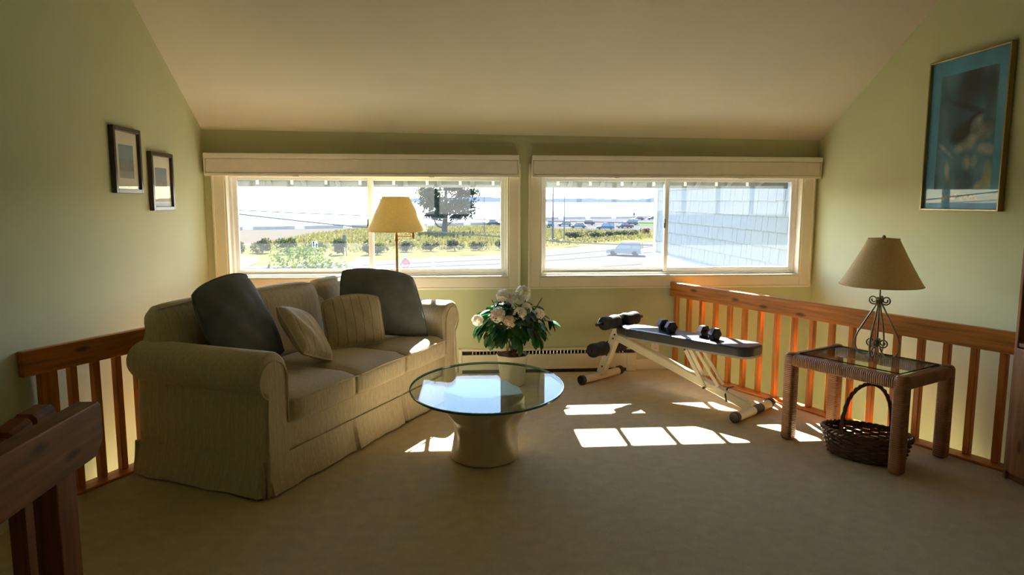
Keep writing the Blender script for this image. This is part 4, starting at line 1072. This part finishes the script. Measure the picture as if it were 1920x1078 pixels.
def pinef(rb):
    c, r_ = rb.choice(pads); d = Vector((rb.gauss(0, 1), rb.gauss(0, 1), rb.gauss(0, .42)))*.62; return c+d*r_
leafcloud(9500, .72, pinef, 18).build('needles', PINE, pt, smooth=False)

# poles, signs, wires
def pole(label, x, y, h_, r_):
    o = thing('light_pole', label, 'pole', (x, y, GZ), 0, 'light poles'); MB().tube([(0, 0, 0), (0, 0, h_)], [r_, r_*.7], 10).build('mast', STEELP, o)
    MB().box(-r_*2.2, r_*2.2, -r_*2.2, r_*2.2, 0, .25, .03, 1).build('base', STEELP, o)
    MB().tube([(0, 0, h_-.1), (-1.2, -.3, h_+.25)], r_*.5, 6).box(-1.9, -1.1, -.5, -.1, h_+.15, h_+.35, .03, 1).build('lamp_head', STEELP, o)
pole('thick light pole nearest the middle of the road view', 18.2, 128.7, 12.5, .20); pole('thin light pole just right of the thick one', 19.6, 124, 12.0, .12); pole('slim pole right of the pine tree', 6.3, 149.9, 13.5, .11)
sg = thing('arrow_sign', 'white road sign with two black arrows by the hedge', 'sign', (-16.9, 85.6, GZ))
MB().tube([(0, 0, 0), (0, 0, 2.3)], .05, 8).build('post', STEELP, sg)
MB().box(-.34, .34, -.09, -.06, 1.30, 2.36, .01, 1).build('plate', WHITEW, sg)
def arrow(x, z, s, flip, tilt):
    P = [(-.09, 0), (.09, 0), (.07, .42), (.17, .42), (0, .74), (-.17, .42), (-.07, .42)]
    if flip: P = [(px_, .74-pz) for px_, pz in P]
    m = MB(); m.prism([(px_*s, pz*s) for px_, pz in P], 0, .012)
    return m.build('arrow', SIGNBLK, sg, smooth=False, M=T(x, -.092, z) @ Matrix.Rotation(tilt, 4, 'Y') @ Matrix.Rotation(pi/2, 4, 'X'))
arrow(-.15, 1.62, .95, True, 0); arrow(.13, 1.42, 1.0, False, R(8))
sg2 = thing('post_sign', 'narrow grey sign on a leaning post left of the floor lamp', 'sign', (-14.2, 92.4, GZ))
MB().tube([(0, 0, 0), (-.25, 0, 2.7)], .06, 8).build('post', STEELP, sg2); MB().box(-.47, -.03, -.10, -.07, 2.1, 2.75, .01, 1).build('plate', STEELP, sg2)
sg3 = thing('post_sign', 'small square sign rising above the seawall by the parked cars', 'sign', (60.5, 232, GZ))
MB().tube([(0, 0, 0), (0, 0, 3.2)], .09, 8).build('post', STEELP, sg3); MB().box(-.35, .35, -.14, -.10, 2.4, 3.4, .01, 1).build('plate', STEELP, sg3)
def wire(label, pts, r_):
    MB().tube(catmull(pts, 8), r_, 6).build('utility_wire', WIREM, None, label=label, cat='wire', group='utility wires')
wire('thin utility wire, the upper one over the sea', [(-22, 31.2, 1.75), (-14, 31.2, 1.3), (-9.4, 31.2, 1.08), (-4.6, 31.2, .88), (2, 31.2, .66), (20, 31.2, .3)], .02)
wire('utility wire sagging across both windows', [(-22, 30, 2.4), (-14, 30, 1.5), (-9.4, 30, .98), (-4.8, 30, .47), (-.76, 30, .18), (2, 30, -.03), (3.77, 30, -.18), (7, 30, -.37), (20, 30, -.7)], .028)

# cars
CARM = {}
def paint(name, col): 
    if name not in CARM: CARM[name] = mat('car_paint_'+name, col, .4, .03, 2.0, spec=.25)
    return CARM[name]
def car(name, label, loc, head, pm, L=4.5, Wd=1.8, Hc=1.5, suv=False, pickup=False):
    o = thing(name, label, 'car', (*loc, GZ+.06), head, 'cars outside'); h1 = .95 if suv else .85
    lo = .28; l = L/2
    prof = [(-l, lo), (-l+.02, .62), (-l+.12, h1-.04), (-l*.55, h1), (l*.42, h1-.02), (l-.25, h1-.14), (l-.03, .62), (l, lo)]
    My = Matrix(((1, 0, 0, 0), (0, 0, 1, 0), (0, 1, 0, 0), (0, 0, 0, 1)))
    m = MB(); m.prism(prof, -Wd/2, Wd/2, M=My); m.build('body', pm, o, smooth=False)
    rear = -l+.10 if suv else -l*.80
    cab = [(rear, h1-.02), (rear+(.12 if suv else .5), Hc), (l*.12, Hc), (l*.48, h1-.03)]
    if pickup: cab = [(-l*.15, h1-.02), (-l*.10, Hc), (l*.2, Hc), (l*.5, h1-.03)]
    m = MB()
    zz = [(x, -Wd/2+.04, z) for x, z in cab]; n = 4; ins = .13
    v1 = [(x, (-Wd/2+.05+(ins if z > h1 else 0)), z) for x, z in cab]; v2 = [(x, (Wd/2-.05-(ins if z > h1 else 0)), z) for x, z in cab]
    m.add(v1+v2, [(0, 1, 2, 3), (7, 6, 5, 4), (0, 4, 5, 1), (1, 5, 6, 2), (2, 6, 7, 3), (3, 7, 4, 0)]); m.build('cabin_glass', CARGL, o, smooth=False)
    (x1, z1), (x2, z2) = cab[1], cab[2]
    MB().box(x1-.04, x2+.04, -Wd/2+.16, Wd/2-.16, Hc-.03, Hc+.035, .02, 1).build('roof', pm, o)
    pill = MB()
    for k in range(4):
        for sy in (-1, 1):
            a = cab[0] if k == 0 else cab[3] if k == 3 else (x1+(x2-x1)*(.45 if k == 1 else .5), h1); b = cab[1] if k == 0 else cab[2] if k == 3 else (x1+(x2-x1)*(.5), Hc)
            if k == 2: continue
            pill.bar((a[0], sy*(Wd/2-.045), a[1]-.02), (b[0], sy*(Wd/2-.175), b[1]), .05, .09, 0)
    pill.build('pillars', pm, o, smooth=False)
    for sx in (-1, 1):
        for sy in (-1, 1):
            MB().lathe([(0, -.1), (.2, -.1), (.32, -.09), (.33, 0), (.32, .09), (.2, .1), (0, .1)], 16, M=T(sx*l*.62, sy*(Wd/2-.09), .33) @ Matrix.Rotation(pi/2, 4, 'X')).build('wheel', TYRE, o)
    return o
car('suv', 'hazy silver SUV driving on the road below the right window', (22.6, 91.0), R(155), paint('silver', (.10, .11, .12)), 4.7, 1.85, 1.75, True)
car('suv', 'bright blue SUV parked at the shore', (38.0, 174), R(170), paint('blue', (.015, .05, .12)), 4.6, 1.8, 1.75, True)
car('car', 'dark red car parked beside the blue SUV', (45.6, 184), R(20), paint('darkred', (.05, .012, .016)), 4.5, 1.8, 1.45)
car('suv', 'black SUV parked behind the dark red car', (53.5, 209), R(160), paint('black', (.012, .013, .016)), 4.8, 1.85, 1.75, True)
car('car', 'red car parked farthest off by the seawall', (70.0, 262), R(170), paint('red', (.10, .012, .014)), 4.6, 1.8, 1.5)
car('car', 'blue car right beside the far red car', (77.5, 268), R(170), paint('cobalt', (.012, .02, .06)), 4.6, 1.8, 1.5)
car('car', 'pale grey car parked left of the blue SUV', (33.0, 184.5), R(165), paint('grey', (.06, .075, .08)), 4.5, 1.8, 1.5)
car('car', 'maroon car parked behind the pale grey car', (40.2, 209.5), R(170), paint('maroon', (.05, .022, .03)), 4.6, 1.8, 1.5)
car('suv', 'dark SUV parked behind the thick light pole', (25.6, 190), R(100), paint('charcoal', (.025, .03, .035)), 4.7, 1.85, 1.75, True)
car('car', 'white car parked beside the pale grey car', (31.5, 198), R(170), paint('white', (.12, .12, .12)), 4.5, 1.8, 1.5)
car('car', 'dark car parked right of the pine tree, left of two', (11.5, 208), R(15), paint('slate', (.02, .025, .03)), 4.6, 1.8, 1.5)
car('car', 'dark car parked right of the pine tree, right of two', (15.6, 205), R(10), paint('slate', (.02, .025, .03)), 4.6, 1.8, 1.5)
# bottles on the outer sill
PINKG = glass('pink_glass', (.62, .46, .52), veil=.02, veilcol=(.9, .6, .7)); CLRG = glass('pale_bottle_glass', (.70, .74, .75), veil=.02); TEALG = glass('teal_glass', (.42, .58, .62), veil=.02, veilcol=(.5, .8, .85))
ol = MB(); ol.box(W1[0]-.05, W2[1]+.05, YB+WT, YB+WT+.12, .855, .896, .004, 1)
struct('trim_1', ol, WHITEW, 'outer sill ledge under the windows')
b1 = thing('glass_bottle', 'round pink glass bottle with teal stopper on the outer sill', 'bottle', (-.445, YB+WT+.055, .8965))
MB().lathe([(0, 0), (.028, 0), (.036, .008), (.045, .035), (.044, .06), (.032, .082), (.016, .092), (.012, .1), (0, .1)], 28).build('body', PINKG, b1)
MB().lathe([(0, .098), (.012, .098), (.021, .108), (.024, .125), (0, .125)], 18).build('stopper', TEALG, b1)
b2 = thing('glass_bottle', 'slim clear glass bottle on the outer sill right of the floor lamp', 'bottle', (-.195, YB+WT+.055, .8965))
MB().lathe([(0, 0), (.015, 0), (.016, .01), (.015, .055), (.016, .065), (.010, .085), (.010, .118), (.012, .12), (0, .12)], 20).build('body', CLRG, b2)
